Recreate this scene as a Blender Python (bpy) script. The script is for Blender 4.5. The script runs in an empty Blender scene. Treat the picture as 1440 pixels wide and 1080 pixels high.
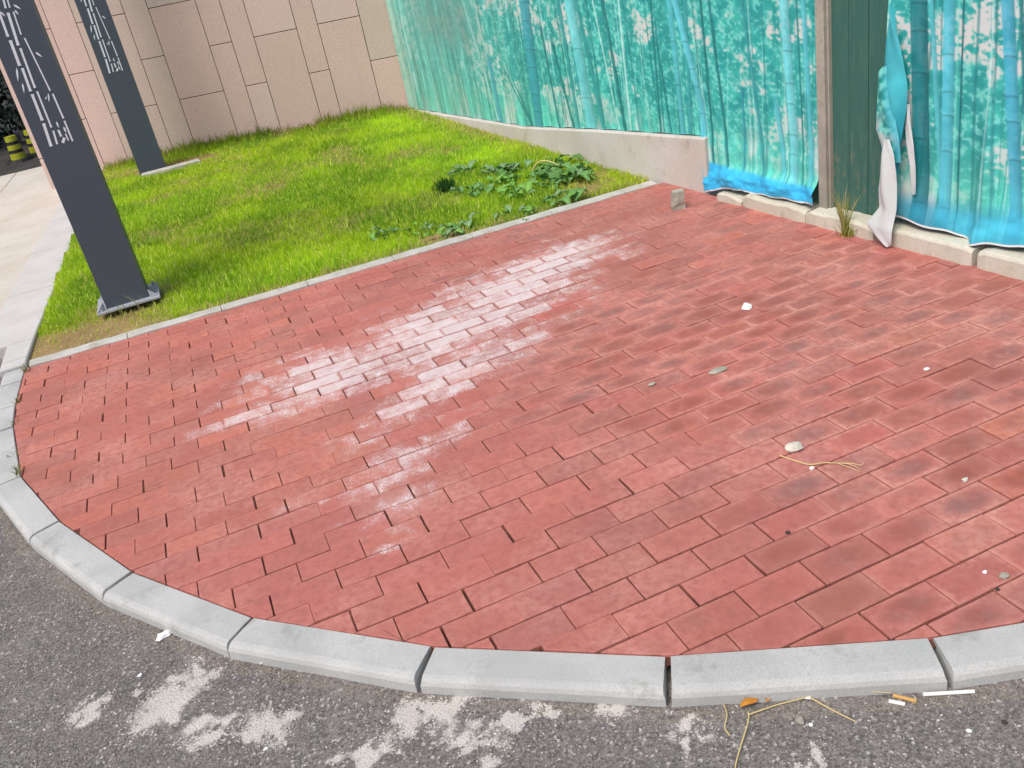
import bpy, math, random
import numpy as np
from mathutils import Matrix, Vector, Euler

random.seed(7)
rng = np.random.default_rng(11)
S = bpy.context.scene
COL = S.collection
R = math.radians

# ------------------------------------------------------------------ camera, sky, sun, exposure
CAM_H = 1.62
_rt = (0.91084576, -0.372182, -0.17843925)
_dn = (-0.32314134, -0.37405563, -0.86928825)
_fw = (0.25678723, 0.84944861, -0.46097437)
cam = bpy.data.cameras.new("camera")
cam.sensor_width = 36.0
cam.lens = 36.0 * 1262.0 / 1440.0
cam.clip_start = 0.05
cam.clip_end = 600.0
cam_o = bpy.data.objects.new("camera", cam)
COL.objects.link(cam_o)
M = Matrix(((_rt[0], -_dn[0], -_fw[0], 0.0),
            (_rt[1], -_dn[1], -_fw[1], 0.0),
            (_rt[2], -_dn[2], -_fw[2], CAM_H),
            (0, 0, 0, 1)))
cam_o.matrix_world = M
S.camera = cam_o

SUN_DIR = Vector((-0.46, -0.27, 0.85)).normalized()      # towards the sun
W = bpy.data.worlds.new("World")
S.world = W
W.use_nodes = True
wn = W.node_tree.nodes
wl = W.node_tree.links
sky = wn.new("ShaderNodeTexSky")
sky.sky_type = 'NISHITA'
sky.sun_disc = False
sky.sun_elevation = math.asin(SUN_DIR.z)
sky.sun_rotation = math.atan2(SUN_DIR.x, SUN_DIR.y)
sky.air_density = 0.8
sky.dust_density = 3.0
sky.ozone_density = 0.6
bg = wn["Background"]
bg.inputs[1].default_value = 0.15
wl.new(sky.outputs[0], bg.inputs[0])

sun = bpy.data.lights.new("sun", 'SUN')
sun.energy = 2.1
sun.angle = R(32)
sun.color = (1.0, 0.985, 0.96)
sun_o = bpy.data.objects.new("sun", sun)
COL.objects.link(sun_o)
sun_o.rotation_euler = SUN_DIR.to_track_quat('Z', 'Y').to_euler()
sun_o.location = SUN_DIR * 20

S.view_settings.view_transform = 'Standard'
S.view_settings.look = 'None'
S.view_settings.gamma = 1.0
S.view_settings.use_curve_mapping = False
S.view_settings.exposure = 0.20


# ------------------------------------------------------------------ helpers
def lin(r, g, b, k=1.0):
    out = []
    for c in (r, g, b):
        c /= 255.0
        out.append((c / 12.92 if c <= 0.04045 else ((c + 0.055) / 1.055) ** 2.4) * k)
    return tuple(out)


def linv(a):
    a = np.asarray(a, float) / 255.0
    return np.where(a <= 0.04045, a / 12.92, ((a + 0.055) / 1.055) ** 2.4)


def tag(o, label=None, cat=None, group=None, kind=None):
    if label: o["label"] = label
    if cat: o["category"] = cat
    if group: o["group"] = group
    if kind: o["kind"] = kind
    return o


def empty(name, loc=(0, 0, 0), rz=0.0):
    o = bpy.data.objects.new(name, None)
    o.empty_display_size = 0.1
    COL.objects.link(o)
    o.location = loc
    o.rotation_euler = (0, 0, rz)
    return o


def link(name, me, parent=None):
    o = bpy.data.objects.new(name, me)
    COL.objects.link(o)
    if parent is not None:
        o.parent = parent
    return o


def mesh(name, v, f, m=None, smooth=False, cols=None, uv=None):
    """v verts, f faces; cols {attr: (nverts,4)}; uv (nverts,2) per vertex"""
    me = bpy.data.meshes.new(name)
    if isinstance(f, np.ndarray):
        v = np.asarray(v, np.float32)
        k = f.shape[1]
        me.vertices.add(len(v))
        me.vertices.foreach_set("co", v.ravel())
        me.loops.add(f.size)
        me.loops.foreach_set("vertex_index", f.astype(np.int32).ravel())
        me.polygons.add(len(f))
        me.polygons.foreach_set("loop_start", np.arange(0, f.size, k, dtype=np.int32))
        me.polygons.foreach_set("loop_total", np.full(len(f), k, np.int32))
        me.update(calc_edges=True)
    else:
        me.from_pydata([tuple(map(float, p)) for p in v], [], [tuple(map(int, q)) for q in f])
    if cols:
        for an, arr in cols.items():
            at = me.attributes.new(an, 'FLOAT_COLOR', 'POINT')
            arr = np.asarray(arr, np.float32)
            if arr.shape[1] == 3:
                arr = np.c_[arr, np.ones(len(arr), np.float32)]
            at.data.foreach_set("color", arr.ravel())
    if uv is not None:
        ul = me.uv_layers.new(name="UVMap")
        li = np.zeros(len(me.loops), np.int32)
        me.loops.foreach_get("vertex_index", li)
        ul.data.foreach_set("uv", np.asarray(uv, np.float32)[li].ravel())
    if m is not None:
        me.materials.append(m)
    if smooth:
        me.polygons.foreach_set("use_smooth", np.ones(len(me.polygons), bool))
    me.update()
    return me


def obj(name, v, f, m=None, parent=None, **kw):
    return link(name, mesh(name, v, f, m, **kw), parent)


_TAB = rng.random((256, 256))


def vnoise(x, y, sd=0):
    x = np.asarray(x, float) + sd * 17.31
    y = np.asarray(y, float) + sd * 7.77
    xi = np.floor(x).astype(int); yi = np.floor(y).astype(int)
    fx = x - xi; fy = y - yi
    fx = fx * fx * (3 - 2 * fx); fy = fy * fy * (3 - 2 * fy)
    a = _TAB[xi & 255, yi & 255]; b = _TAB[(xi + 1) & 255, yi & 255]
    c = _TAB[xi & 255, (yi + 1) & 255]; d = _TAB[(xi + 1) & 255, (yi + 1) & 255]
    return (a * (1 - fx) + b * fx) * (1 - fy) + (c * (1 - fx) + d * fx) * fy


def fbm(x, y, sd=0, o=4):
    s = 0; a = 0.5; t = 0
    for i in range(o):
        s = s + a * vnoise(x * 2 ** i, y * 2 ** i, sd + i * 3); t += a; a *= 0.5
    return s / t


def sst(a, b, x):
    t = np.clip((np.asarray(x, float) - a) / (b - a), 0, 1)
    return t * t * (3 - 2 * t)


def box(x0, x1, y0, y1, z0, z1, bev=0.0):
    """chamfered box -> verts, faces"""
    if bev <= 0:
        v = [(x0, y0, z0), (x1, y0, z0), (x1, y1, z0), (x0, y1, z0), (x0, y0, z1), (x1, y0, z1), (x1, y1, z1), (x0, y1, z1)]
        f = [(3, 2, 1, 0), (4, 5, 6, 7), (0, 1, 5, 4), (1, 2, 6, 5), (2, 3, 7, 6), (3, 0, 4, 7)]
        return v, f
    b = bev
    rings = [(0, b, z0), (0, 0, z0 + b), (0, 0, z1 - b), (0, b, z1)]
    v = []
    for _, i, z in rings:
        e = i
        v += [(x0 + e, y0 + e, z), (x1 - e, y0 + e, z), (x1 - e, y1 - e, z), (x0 + e, y1 - e, z)]
    f = [(3, 2, 1, 0), (12, 13, 14, 15)]
    for r in range(3):
        for k in range(4):
            a = r * 4 + k; c = r * 4 + (k + 1) % 4
            f.append((a, c, c + 4, a + 4))
    return v, f


# ------------------------------------------------------------------ materials
class NT:
    def __init__(s, name):
        s.m = bpy.data.materials.new(name)
        s.m.use_nodes = True
        s.t = s.m.node_tree
        s.b = s.t.nodes["Principled BSDF"]
        s.out = s.t.nodes["Material Output"]

    def n(s, typ, **kw):
        nd = s.t.nodes.new(typ)
        for k, v in kw.items():
            if k.startswith("i_"):
                key = k[2:]
                nd.inputs[int(key) if key.isdigit() else key].default_value = v
            else:
                setattr(nd, k, v)
        return nd

    def l(s, a, b):
        s.t.links.new(a, b)

    def val(s, x, sock):
        if isinstance(x, (int, float)):
            sock.default_value = x
        elif isinstance(x, tuple):
            sock.default_value = x if len(x) == 4 or sock.type == 'VECTOR' else (*x, 1)
        else:
            s.l(x, sock)

    def math(s, op, a, b=0.0, c=None, clamp=False):
        nd = s.n("ShaderNodeMath", operation=op, use_clamp=clamp)
        s.val(a, nd.inputs[0]); s.val(b, nd.inputs[1])
        if c is not None: s.val(c, nd.inputs[2])
        return nd.outputs[0]

    def mix(s, fac, a, b, blend='MIX'):
        nd = s.n("ShaderNodeMix", data_type='RGBA', blend_type=blend)
        s.val(fac, nd.inputs[0]); s.val(a, nd.inputs[6]); s.val(b, nd.inputs[7])
        return nd.outputs[2]

    def ramp(s, x, lo, hi, a=0.0, b=1.0):
        nd = s.n("ShaderNodeMapRange", interpolation_type='SMOOTHSTEP')
        s.val(x, nd.inputs[0]); s.val(lo, nd.inputs[1]); s.val(hi, nd.inputs[2])
        nd.inputs[3].default_value = a; nd.inputs[4].default_value = b
        return nd.outputs[0]

    def pos(s):
        return s.n("ShaderNodeNewGeometry").outputs["Position"]

    def noise(s, vec, scale, detail=4, rough=0.55):
        nd = s.n("ShaderNodeTexNoise")
        s.l(vec, nd.inputs["Vector"])
        nd.inputs["Scale"].default_value = scale
        nd.inputs["Detail"].default_value = detail
        nd.inputs["Roughness"].default_value = rough
        return nd.outputs["Fac"]

    def attr(s, name):
        return s.n("ShaderNodeAttribute", attribute_name=name).outputs["Color"]

    def bump(s, h, strength, dist):
        nd = s.n("ShaderNodeBump")
        nd.inputs["Strength"].default_value = strength
        nd.inputs["Distance"].default_value = dist
        s.l(h, nd.inputs["Height"])
        s.l(nd.outputs[0], s.b.inputs["Normal"])
        return nd.outputs[0]

    def fin(s, col=None, rough=0.8, spec=0.3):
        if col is not None: s.val(col, s.b.inputs["Base Color"])
        s.val(rough, s.b.inputs["Roughness"])
        s.b.inputs["Specular IOR Level"].default_value = spec
        return s.m


def sep(t, c):
    nd = t.n("ShaderNodeSeparateColor"); t.l(c, nd.inputs[0]); return nd.outputs


def stone_mat(name, c1, c2, scale=60, grain=0.5, rough=0.85, big=3.0, bump=0.4, dist=0.002, dirt=None, spots=0.0):
    t = NT(name)
    p = t.pos()
    a = t.noise(p, big, 4)
    g = t.noise(p, scale, 3, 0.7)
    col = t.mix(t.ramp(a, 0.35, 0.65), c1, c2)
    dk = tuple(x * (1 - grain) for x in c1)
    col = t.mix(t.ramp(g, 0.42, 0.72, 0, 0.6), col, dk)
    if dirt:
        col = t.mix(t.ramp(t.noise(p, 9, 6, 0.65), 0.55, 0.75, 0, 0.7), col, dirt)
    if spots:
        vz = t.n("ShaderNodeTexVoronoi"); t.l(p, vz.inputs["Vector"]); vz.inputs["Scale"].default_value = 170
        col = t.mix(t.ramp(vz.outputs["Distance"], 0.0, 0.28, spots, 0.0), col, (0.05, 0.05, 0.05))
    t.bump(g, bump, dist)
    return t.fin(col, rough, 0.25)


def vc_mat(name, attr="Col", rough=0.8, spec=0.25, grain=0.0, gscale=300, bump=0.0, trans=0.0):
    t = NT(name)
    c = t.attr(attr)
    if grain or bump:
        g = t.noise(t.pos(), gscale, 3, 0.6)
        if grain:
            c = t.mix(t.ramp(g, 0.3, 0.7, 0, grain), c, (0, 0, 0))
        if bump:
            t.bump(g, bump, 0.002)
    t.fin(c, rough, spec)
    if trans:
        tr = t.n("ShaderNodeBsdfTranslucent")
        t.val(c, tr.inputs[0])
        mx = t.n("ShaderNodeMixShader"); mx.inputs[0].default_value = trans
        t.l(t.b.outputs[0], mx.inputs[1]); t.l(tr.outputs[0], mx.inputs[2])
        t.l(mx.outputs[0], t.out.inputs[0])
    return t.m


def flat_mat(name, c, rough=0.6, spec=0.4, metal=0.0, vary=0.12, scale=8):
    t = NT(name)
    g = t.noise(t.pos(), scale, 5, 0.6)
    col = t.mix(t.ramp(g, 0.3, 0.7, 0, vary), c, tuple(x * 0.45 for x in c))
    t.b.inputs["Metallic"].default_value = metal
    return t.fin(col, t.ramp(g, 0.2, 0.8, rough - 0.08, rough + 0.08), spec)


def brick_material():
    t = NT("red_paver")
    tint = t.attr("tint")
    ms = sep(t, t.attr("msk"))
    uvn = t.n("ShaderNodeUVMap", uv_map="UVMap")
    sx = t.n("ShaderNodeSeparateXYZ"); t.l(uvn.outputs[0], sx.inputs[0])
    u, v = sx.outputs[0], sx.outputs[1]
    du = t.math('MINIMUM', u, t.math('SUBTRACT', 0.2, u))
    dv = t.math('MINIMUM', v, t.math('SUBTRACT', 0.1, v))
    e = t.math('MINIMUM', du, dv)
    p = t.pos()
    n1 = t.noise(p, 38, 5, 0.65)
    n2 = t.noise(p, 260, 3, 0.7)
    n3 = t.noise(p, 7, 4, 0.6)
    n4 = t.noise(p, 90, 4, 0.7)
    e2 = t.math('ADD', e, t.math('MULTIPLY', t.math('SUBTRACT', n1, 0.5), 0.03))
    inner = t.ramp(e2, 0.002, 0.019)
    core = t.ramp(e2, 0.006, 0.030)
    col = t.mix(t.ramp(n3, 0.3, 0.7, 0, 0.45), tint, lin(164, 93, 82))
    col = t.mix(t.ramp(n2, 0.45, 0.75, 0, 0.30), col, lin(120, 50, 44))
    col = t.mix(t.ramp(n2, 0.52, 0.25, 0.25, 0), col, lin(208, 142, 132))
    n5 = t.noise(p, 2.3, 5, 0.65)
    n7 = t.noise(p, 14, 4, 0.6)
    n6 = t.noise(p, 620, 2, 0.5)
    col = t.mix(t.ramp(n1, 0.42, 0.70, 0, 0.42), col, lin(150, 84, 76))
    col = t.mix(t.math('MULTIPLY', t.ramp(n5, 0.42, 0.68), t.ramp(n1, 0.62, 0.35, 0.15, 0.6)), col, lin(206, 148, 134))
    n8 = t.noise(p, 1.6, 5, 0.7)
    col = t.mix(t.math('MULTIPLY', t.ramp(n8, 0.50, 0.70, 0, 0.5), t.ramp(n1, 0.25, 0.6, 0.4, 1.0)), col, lin(142, 92, 84))
    col = t.mix(t.ramp(n6, 0.66, 0.74, 0, 0.45), col, lin(226, 184, 172))
    col = t.mix(t.ramp(n6, 0.34, 0.26, 0, 0.40), col, lin(104, 52, 46))
    # dust settled along the edges
    ed = t.math('MULTIPLY', t.math('SUBTRACT', 1.0, inner), ms[2])
    col = t.mix(t.math('MULTIPLY', t.math('MULTIPLY', ed, t.ramp(n3, 0.40, 0.62)), 0.7), col, lin(212, 152, 136))
    # dark foot-worn centres
    eu = t.math('POWER', t.math('MULTIPLY', t.math('SUBTRACT', u, t.math('ADD', 0.085, t.math('MULTIPLY', n5, 0.03))), 12.5), 2.0)
    ev = t.math('POWER', t.math('MULTIPLY', t.math('SUBTRACT', v, 0.05), 27.0), 2.0)
    el = t.math('ADD', t.math('ADD', eu, ev), t.math('MULTIPLY', t.math('SUBTRACT', n1, 0.5), 1.5))
    core = t.ramp(el, 1.35, 0.15)
    sm = t.math('MULTIPLY', t.math('MULTIPLY', core, ms[1]), t.math('MULTIPLY', t.ramp(n7, 0.30, 0.58, 0.35, 1.0), t.ramp(n1, 0.15, 0.55, 0.7, 1.0)))
    col = t.mix(t.math('MULTIPLY', sm, 0.72), col, t.mix(t.ramp(n5, 0.40, 0.62), lin(146, 80, 66), lin(132, 96, 92)))
    # pale efflorescence on the brick faces
    xx = t.math('ADD', ms[0], t.math('MULTIPLY', t.math('SUBTRACT', n4, 0.5), 0.75))
    xx = t.math('ADD', xx, t.math('MULTIPLY', t.math('SUBTRACT', n1, 0.5), 0.8))
    xx = t.math('ADD', xx, t.math('MULTIPLY', t.math('SUBTRACT', n7, 0.5), 0.9))
    xx = t.math('ADD', xx, t.math('MULTIPLY', t.math('SUBTRACT', n6, 0.5), 0.35))
    fl = t.math('MULTIPLY', t.ramp(xx, 0.22, 1.05), t.ramp(e2, 0.0, 0.013, 0.18, 1.0))
    fl = t.math('MULTIPLY', fl, t.ramp(ms[0], 0.0, 0.22))
    col = t.mix(t.math('MULTIPLY', fl, 0.76), col, lin(222, 208, 205))
    n9 = t.noise(p, 130, 5, 0.75)
    spk = t.math('MULTIPLY', t.ramp(t.math('ADD', n9, t.math('MULTIPLY', t.math('SUBTRACT', n7, 0.5), 0.5)), 0.54, 0.63), t.ramp(ms[0], 0.12, 0.5))
    col = t.mix(t.math('MULTIPLY', spk, 0.62), col, lin(232, 222, 222))
    h = t.math('ADD', t.math('MULTIPLY', n2, 0.6), t.math('ADD', n4, t.math('MULTIPLY', n6, 0.3)))
    t.bump(h, 0.8, 0.0026)
    return t.fin(col, 0.82, 0.25)


def road_material():
    t = NT("asphalt")
    st = sep(t, t.attr("stain"))
    p = t.pos()
    vz = t.n("ShaderNodeTexVoronoi"); t.l(p, vz.inputs["Vector"]); vz.inputs["Scale"].default_value = 150
    cs = sep(t, vz.outputs["Color"])
    n1 = t.noise(p, 5, 5, 0.6)
    col = t.mix(cs[0], lin(88, 84, 80), lin(138, 132, 126))
    col = t.mix(t.ramp(n1, 0.35, 0.7, 0, 0.4), col, lin(112, 104, 102))
    col = t.mix(t.ramp(cs[1], 0.93, 0.97, 0, 0.8), col, lin(190, 184, 178))
    n2 = t.noise(p, 60, 5, 0.7)
    col = t.mix(t.ramp(t.math('ADD', st[0], t.math('MULTIPLY', t.math('SUBTRACT', n2, 0.5), 1.3)), 0.34, 0.92, 0, 0.85), col, lin(203, 195, 185))
    t.bump(vz.outputs["Distance"], -0.9 if False else 0.9, 0.003)
    return t.fin(col, 0.9, 0.2)


MAT = {}
MAT["brick"] = brick_material()
MAT["road"] = road_material()
MAT["bed"] = stone_mat("joint_sand", lin(84, 50, 42), lin(112, 72, 60), 120, 0.5, 0.95, 12, 0.6, 0.003, dirt=lin(70, 48, 42))
MAT["kerb"] = stone_mat("kerb_concrete", lin(176, 175, 170), lin(192, 190, 184), 240, 0.28, 0.9, 4, 0.5, 0.0018, dirt=lin(140, 137, 129))
MAT["edging"] = stone_mat("edging_concrete", lin(196, 192, 182), lin(176, 172, 160), 120, 0.25, 0.9, 6, 0.4, 0.002, dirt=lin(140, 128, 108))
MAT["concrete"] = stone_mat("wall_concrete", lin(192, 184, 172), lin(203, 197, 188), 90, 0.15, 0.9, 2.5, 0.35, 0.002, dirt=lin(160, 146, 128))
MAT["ledge"] = stone_mat("ledge_stone", lin(194, 187, 166), lin(204, 199, 182), 110, 0.15, 0.9, 4, 0.4, 0.002, dirt=lin(165, 150, 130))
MAT["granite"] = stone_mat("pink_granite", lin(214, 183, 170), lin(206, 177, 164), 75, 0.34, 0.75, 1.2, 0.2, 0.001, spots=0.35)
MAT["granite2"] = stone_mat("pink_granite_light", lin(216, 184, 171), lin(208, 183, 172), 75, 0.30, 0.75, 1.2, 0.2, 0.001, spots=0.3)
MAT["granite3"] = stone_mat("pink_granite_grey", lin(206, 182, 168), lin(200, 178, 164), 75, 0.34, 0.75, 1.2, 0.2, 0.001, spots=0.35)
MAT["joint"] = flat_mat("dark_joint", lin(60, 46, 40), 0.95, 0.1)
MAT["steel"] = flat_mat("charcoal_steel", lin(74, 81, 90), 0.5, 0.4, 0.0, 0.10, 3)
MAT["plate"] = flat_mat("galvanised_plate", lin(166, 168, 174), 0.55, 0.4, 0.0, 0.3, 30)
MAT["acrylic"] = flat_mat("white_acrylic", lin(226, 226, 228), 0.4, 0.4, 0, 0.06, 30)
MAT["soil"] = vc_mat("lawn_soil", rough=0.97, spec=0.1, grain=0.45, gscale=160, bump=0.8)
MAT["grass"] = vc_mat("grass_blades", rough=0.6, spec=0.25, trans=0.45)
MAT["leaf"] = vc_mat("weed_leaf", rough=0.65, spec=0.25, trans=0.2)
MAT["banner"] = vc_mat("printed_vinyl", rough=0.45, spec=0.35)
MAT["bannerback"] = flat_mat("white_vinyl_back", lin(202, 206, 203), 0.5, 0.3, 0, 0.18, 10)
MAT["stone_vc"] = vc_mat("aggregate", rough=0.85, spec=0.25)
MAT["path"] = stone_mat("beige_slab", lin(198, 188, 172), lin(208, 200, 188), 120, 0.14, 0.85, 2.0, 0.25, 0.001, dirt=lin(178, 168, 152))
MAT["strip"] = stone_mat("pale_kerb_strip", lin(194, 189, 183), lin(204, 199, 193), 160, 0.10, 0.9, 4, 0.25, 0.001, dirt=lin(186, 180, 172))
MAT["post"] = stone_mat("weathered_post", lin(172, 166, 152), lin(146, 141, 128), 40, 0.3, 0.8, 4, 0.4, 0.002)
MAT["rubble"] = stone_mat("rubble_stone", lin(178, 170, 154), lin(152, 146, 132), 90, 0.35, 0.9, 14, 0.8, 0.004, dirt=lin(104, 98, 88))
MAT["pebble"] = stone_mat("pale_pebble", lin(212, 206, 190), lin(192, 186, 168), 120, 0.25, 0.9, 40, 0.6, 0.002)
MAT["white"] = flat_mat("chalk_white", lin(238, 236, 232), 0.8, 0.2, 0, 0.12, 60)
MAT["cig"] = flat_mat("cigarette_paper", lin(236, 232, 226), 0.7, 0.2, 0, 0.05, 80)
MAT["filter"] = flat_mat("tan_filter", lin(206, 160, 96), 0.7, 0.2, 0, 0.2, 200)
MAT["dry"] = flat_mat("dry_stem", lin(214, 190, 132), 0.8, 0.2, 0, 0.2, 60)
MAT["dryleaf"] = flat_mat("orange_dry_leaf", lin(206, 142, 58), 0.7, 0.3, 0, 0.35, 90)
MAT["char"] = flat_mat("dark_crumb", lin(70, 66, 60), 0.9, 0.2)
MAT["yellow"] = flat_mat("yellow_plastic", lin(156, 158, 30), 0.5, 0.4, 0, 0.15, 20)
MAT["black"] = flat_mat("black_rubber", lin(34, 34, 34), 0.6, 0.3)
MAT["stalk"] = flat_mat("weed_stalk", lin(120, 140, 92), 0.7, 0.2)
MAT["shaded_asphalt"] = stone_mat("shaded_drive", lin(58, 54, 52), lin(72, 68, 65), 120, 0.3, 0.9, 3, 0.4, 0.002)  # asphalt darkened to carry the shade behind the path


def panel_material():
    t = NT("green_panel_paint")
    p = t.pos()
    sx = t.n("ShaderNodeSeparateXYZ"); t.l(p, sx.inputs[0])
    cm = t.n("ShaderNodeCombineXYZ"); t.l(sx.outputs[0], cm.inputs[0]); t.l(sx.outputs[1], cm.inputs[1])
    t.l(t.math('MULTIPLY', sx.outputs[2], 0.12), cm.inputs[2])
    streak = t.noise(cm.outputs[0], 45, 5, 0.7)
    g = t.noise(p, 30, 6, 0.7)
    col = t.mix(t.ramp(streak, 0.3, 0.7), lin(54, 98, 88), lin(62, 106, 94))
    low = t.ramp(sx.outputs[2], 0.55, 0.10)
    wear = t.ramp(t.math('ADD', t.math('MULTIPLY', streak, 0.6), t.math('MULTIPLY', g, 0.6)), 0.58, 0.82)
    col = t.mix(t.math('MULTIPLY', wear, t.math('ADD', 0.15, t.math('MULTIPLY', low, 0.75))), col, lin(126, 122, 96))
    t.bump(streak, 0.3, 0.003)
    return t.fin(col, 0.55, 0.35)


MAT["panel"] = panel_material()

# ------------------------------------------------------------------ plan geometry (metres)
# kerb: inner corners of the stones, from the lawn edging round to the hoarding
KI = [(-1.075, 4.93), (-1.08, 4.74), (-1.08, 4.43), (-1.065, 4.17), (-0.985, 3.63), (-0.81, 3.15), (-0.56, 2.65),
      (-0.23, 2.19), (0.19, 1.79), (0.68, 1.44), (1.21, 1.17), (1.75, 0.98), (2.35, 0.86), (3.02, 0.80)]
KW = 0.116
ROAD_Z = -0.045
HA = np.array((2.67, 4.85)); HD = np.array((0.10510564, -0.99446106)); HN = np.array((-0.99446106, -0.10510564))


def hp(s, z, off=0.0):
    """point on the hoarding: s along it towards the street, z up, off in front of it"""
    q = HA + HD * s + HN * off
    return (float(q[0]), float(q[1]), float(z))


def hoard_x(y, off=0.0):
    s = (np.asarray(y) - HA[1]) / HD[1]
    return HA[0] + HD[0] * s + HN[0] * off


def edge_y(x):
    return 4.868 - 0.0386 * np.asarray(x)


GC = np.array((2.23816706, 8.93580399)); GD = np.array((-0.95105652, 0.30901699)); GN = np.array((-0.30901699, -0.95105652))


def gp(s, z, off=0.0):
    q = GC + GD * s + GN * off
    return (float(q[0]), float(q[1]), float(z))


def gran_y(x):
    return GC[1] + (np.asarray(x) - GC[0]) * GD[1] / GD[0]


def left_x(y):
    return np.interp(y, [4.9, 5.08, 5.8, 7.3, 9.9], [-1.06, -1.06, -1.03, -0.92, -0.69])


def lawn_z(x, y):
    return -0.012 + 0.10 * sst(5.0, 9.2, y) + 0.012 * (fbm(np.asarray(x) * 1.7, np.asarray(y) * 1.7, 5, 3) - 0.5)


# ------------------------------------------------------------------ road (one sheet to the horizon)
STAINS = [(-0.70, 2.13, .055, .05), (-0.50, 2.03, .10, .085), (-0.42, 2.10, .06, .07), (-0.38, 1.87, .09, .05), (-0.25, 1.80, .085, .065),
          (0.06, 1.64, .07, .05), (0.15, 1.61, .09, .045), (0.16, 1.53, .05, .04), (0.515, 1.395, .045, .04), (0.63, 1.29, .04, .045),
          (0.80, 1.06, .05, .03), (-0.56, 2.14, .03, .03), (0.20, 1.47, .06, .04), (-0.05, 1.60, .08, .03), (0.30, 1.50, .09, .03), (0.62,1.22,.05,.02)]


def stain_at(x, y):
    wx = x + 0.07 * (fbm(x * 22, y * 22, 21, 4) - .5) * 2
    wy = y + 0.07 * (fbm(x * 22, y * 22, 31, 4) - .5) * 2
    m = np.zeros_like(x)
    for cx, cy, rx, ry in STAINS:
        d = np.sqrt(((wx - cx) / rx) ** 2 + ((wy - cy) / ry) ** 2)
        m = np.maximum(m, np.clip(1.35 - d, 0, 1))
    return np.clip(m * 1.1 * (0.55 + 0.7 * fbm(x * 40, y * 40, 3, 3)), 0, 1)


def kerb_out_dist(x, y):
    """signed distance outward from the inner kerb line (positive = road side)"""
    best = np.full(np.shape(x), 1e9); sgn = np.ones(np.shape(x))
    for (ax, ay), (bx, by) in zip(KI[:-1], KI[1:]):
        dx, dy = bx - ax, by - ay; L = math.hypot(dx, dy)
        t = np.clip(((x - ax) * dx + (y - ay) * dy) / L ** 2, 0, 1)
        d = np.hypot(x - ax - t * dx, y - ay - t * dy)
        side = (x - ax) * (dy) - (y - ay) * dx      # right-hand side of travel
        upd = d < best - 1e-9
        best = np.where(upd, d, best); sgn = np.where(upd, np.where(side < 0, -1.0, 1.0), sgn)
    return best * sgn


gx = np.r_[-150, -60, -20, -8, -4, -2.2, np.arange(-1.5, 1.9, 0.009), 2.2, 3, 5, 10, 30, 80, 150]
gy = np.r_[-150, -60, -20, -5, -1, 0.2, np.arange(0.6, 3.6, 0.009), 4.4, 5.5, 8, 12, 20, 50, 150, 300]
GX, GY = np.meshgrid(gx, gy, indexing='ij')
st = stain_at(GX, GY)
GZ = np.full(GX.shape, ROAD_Z) + 0.004 * (fbm(GX * 8, GY * 8, 2, 3) - .5) * (np.abs(GX) < 1.6)
ni, nj = GX.shape
idx = np.arange(ni * nj).reshape(ni, nj)
RF = np.stack([idx[:-1, :-1], idx[1:, :-1], idx[1:, 1:], idx[:-1, 1:]], -1).reshape(-1, 4)
road = obj("road", np.stack([GX, GY, GZ], -1).reshape(-1, 3), RF, MAT["road"],
           cols={"stain": np.repeat(st.reshape(-1, 1), 3, 1)})
tag(road, "grey asphalt road with pale plaster stains in front of the kerb", "road", kind="structure")

# loose aggregate standing out of the asphalt
N = 90000
ax_ = rng.uniform(-1.4, 1.9, N * 3); ay_ = rng.uniform(0.62, 3.5, N * 3)
kd = kerb_out_dist(ax_, ay_)
ok = (kd > KW + 0.004) & (kd < 0.85)
foot = ok & (kd < KW + 0.028 + 0.03 * fbm(ax_ * 9, ay_ * 9, 14, 3))
ax_, ay_ = np.r_[ax_[ok][:N], ax_[foot], ax_[foot] + .004, ax_[foot] - .003], np.r_[ay_[ok][:N], ay_[foot], ay_[foot] - .004, ay_[foot] - .005]
n_foot = 3 * int(foot.sum())
n = len(ax_)
sz = rng.uniform(0.0013, 0.0034, n) * np.where(rng.random(n) < 0.05, 1.6, 1.0)
an = rng.uniform(0, 6.28, n)
base = np.array([(1, 0, 0), (0.1, 1, 0), (-0.9, 0.2, 0), (-0.1, -0.9, 0), (0.1, 0.05, 0.8)])
V = np.zeros((n, 5, 3))
for k in range(5):
    jx = base[k, 0] + rng.uniform(-.25, .25, n); jy = base[k, 1] + rng.uniform(-.25, .25, n)
    V[:, k, 0] = ax_ + sz * (jx * np.cos(an) - jy * np.sin(an))
    V[:, k, 1] = ay_ + sz * (jx * np.sin(an) + jy * np.cos(an))
    V[:, k, 2] = ROAD_Z + 0.0005 + sz * base[k, 2] * rng.uniform(0.5, 1.0, n)
tri = np.array([(0, 1, 4), (1, 2, 4), (2, 3, 4), (3, 0, 4)])
F = (np.arange(n)[:, None, None] * 5 + tri[None]).reshape(-1, 3)
tone = rng.uniform(0, 1, n)
c = linv((84, 80, 76)) * (1 - tone[:, None]) + linv((154, 148, 141)) * tone[:, None]
brt = rng.random(n) < 0.016
c[brt] = linv((205, 198, 192))
c[-n_foot:] = c[-n_foot:] * .6 + linv((150, 136, 116)) * .4 * rng.uniform(.4, 1.2, (n_foot, 1))
sg = stain_at(ax_, ay_) * 1.15 + rng.uniform(-.55, .34, n)
c = np.where((sg > 0.5)[:, None], linv((206, 198, 188))[None] * rng.uniform(.75, 1.0, (n, 1)), c)
o = obj("asphalt_aggregate", V.reshape(-1, 3), F, MAT["stone_vc"], cols={"Col": np.repeat(c, 5, 0)})
tag(o, "small grey stone chips standing out of the asphalt surface", "gravel", kind="stuff")

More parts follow.
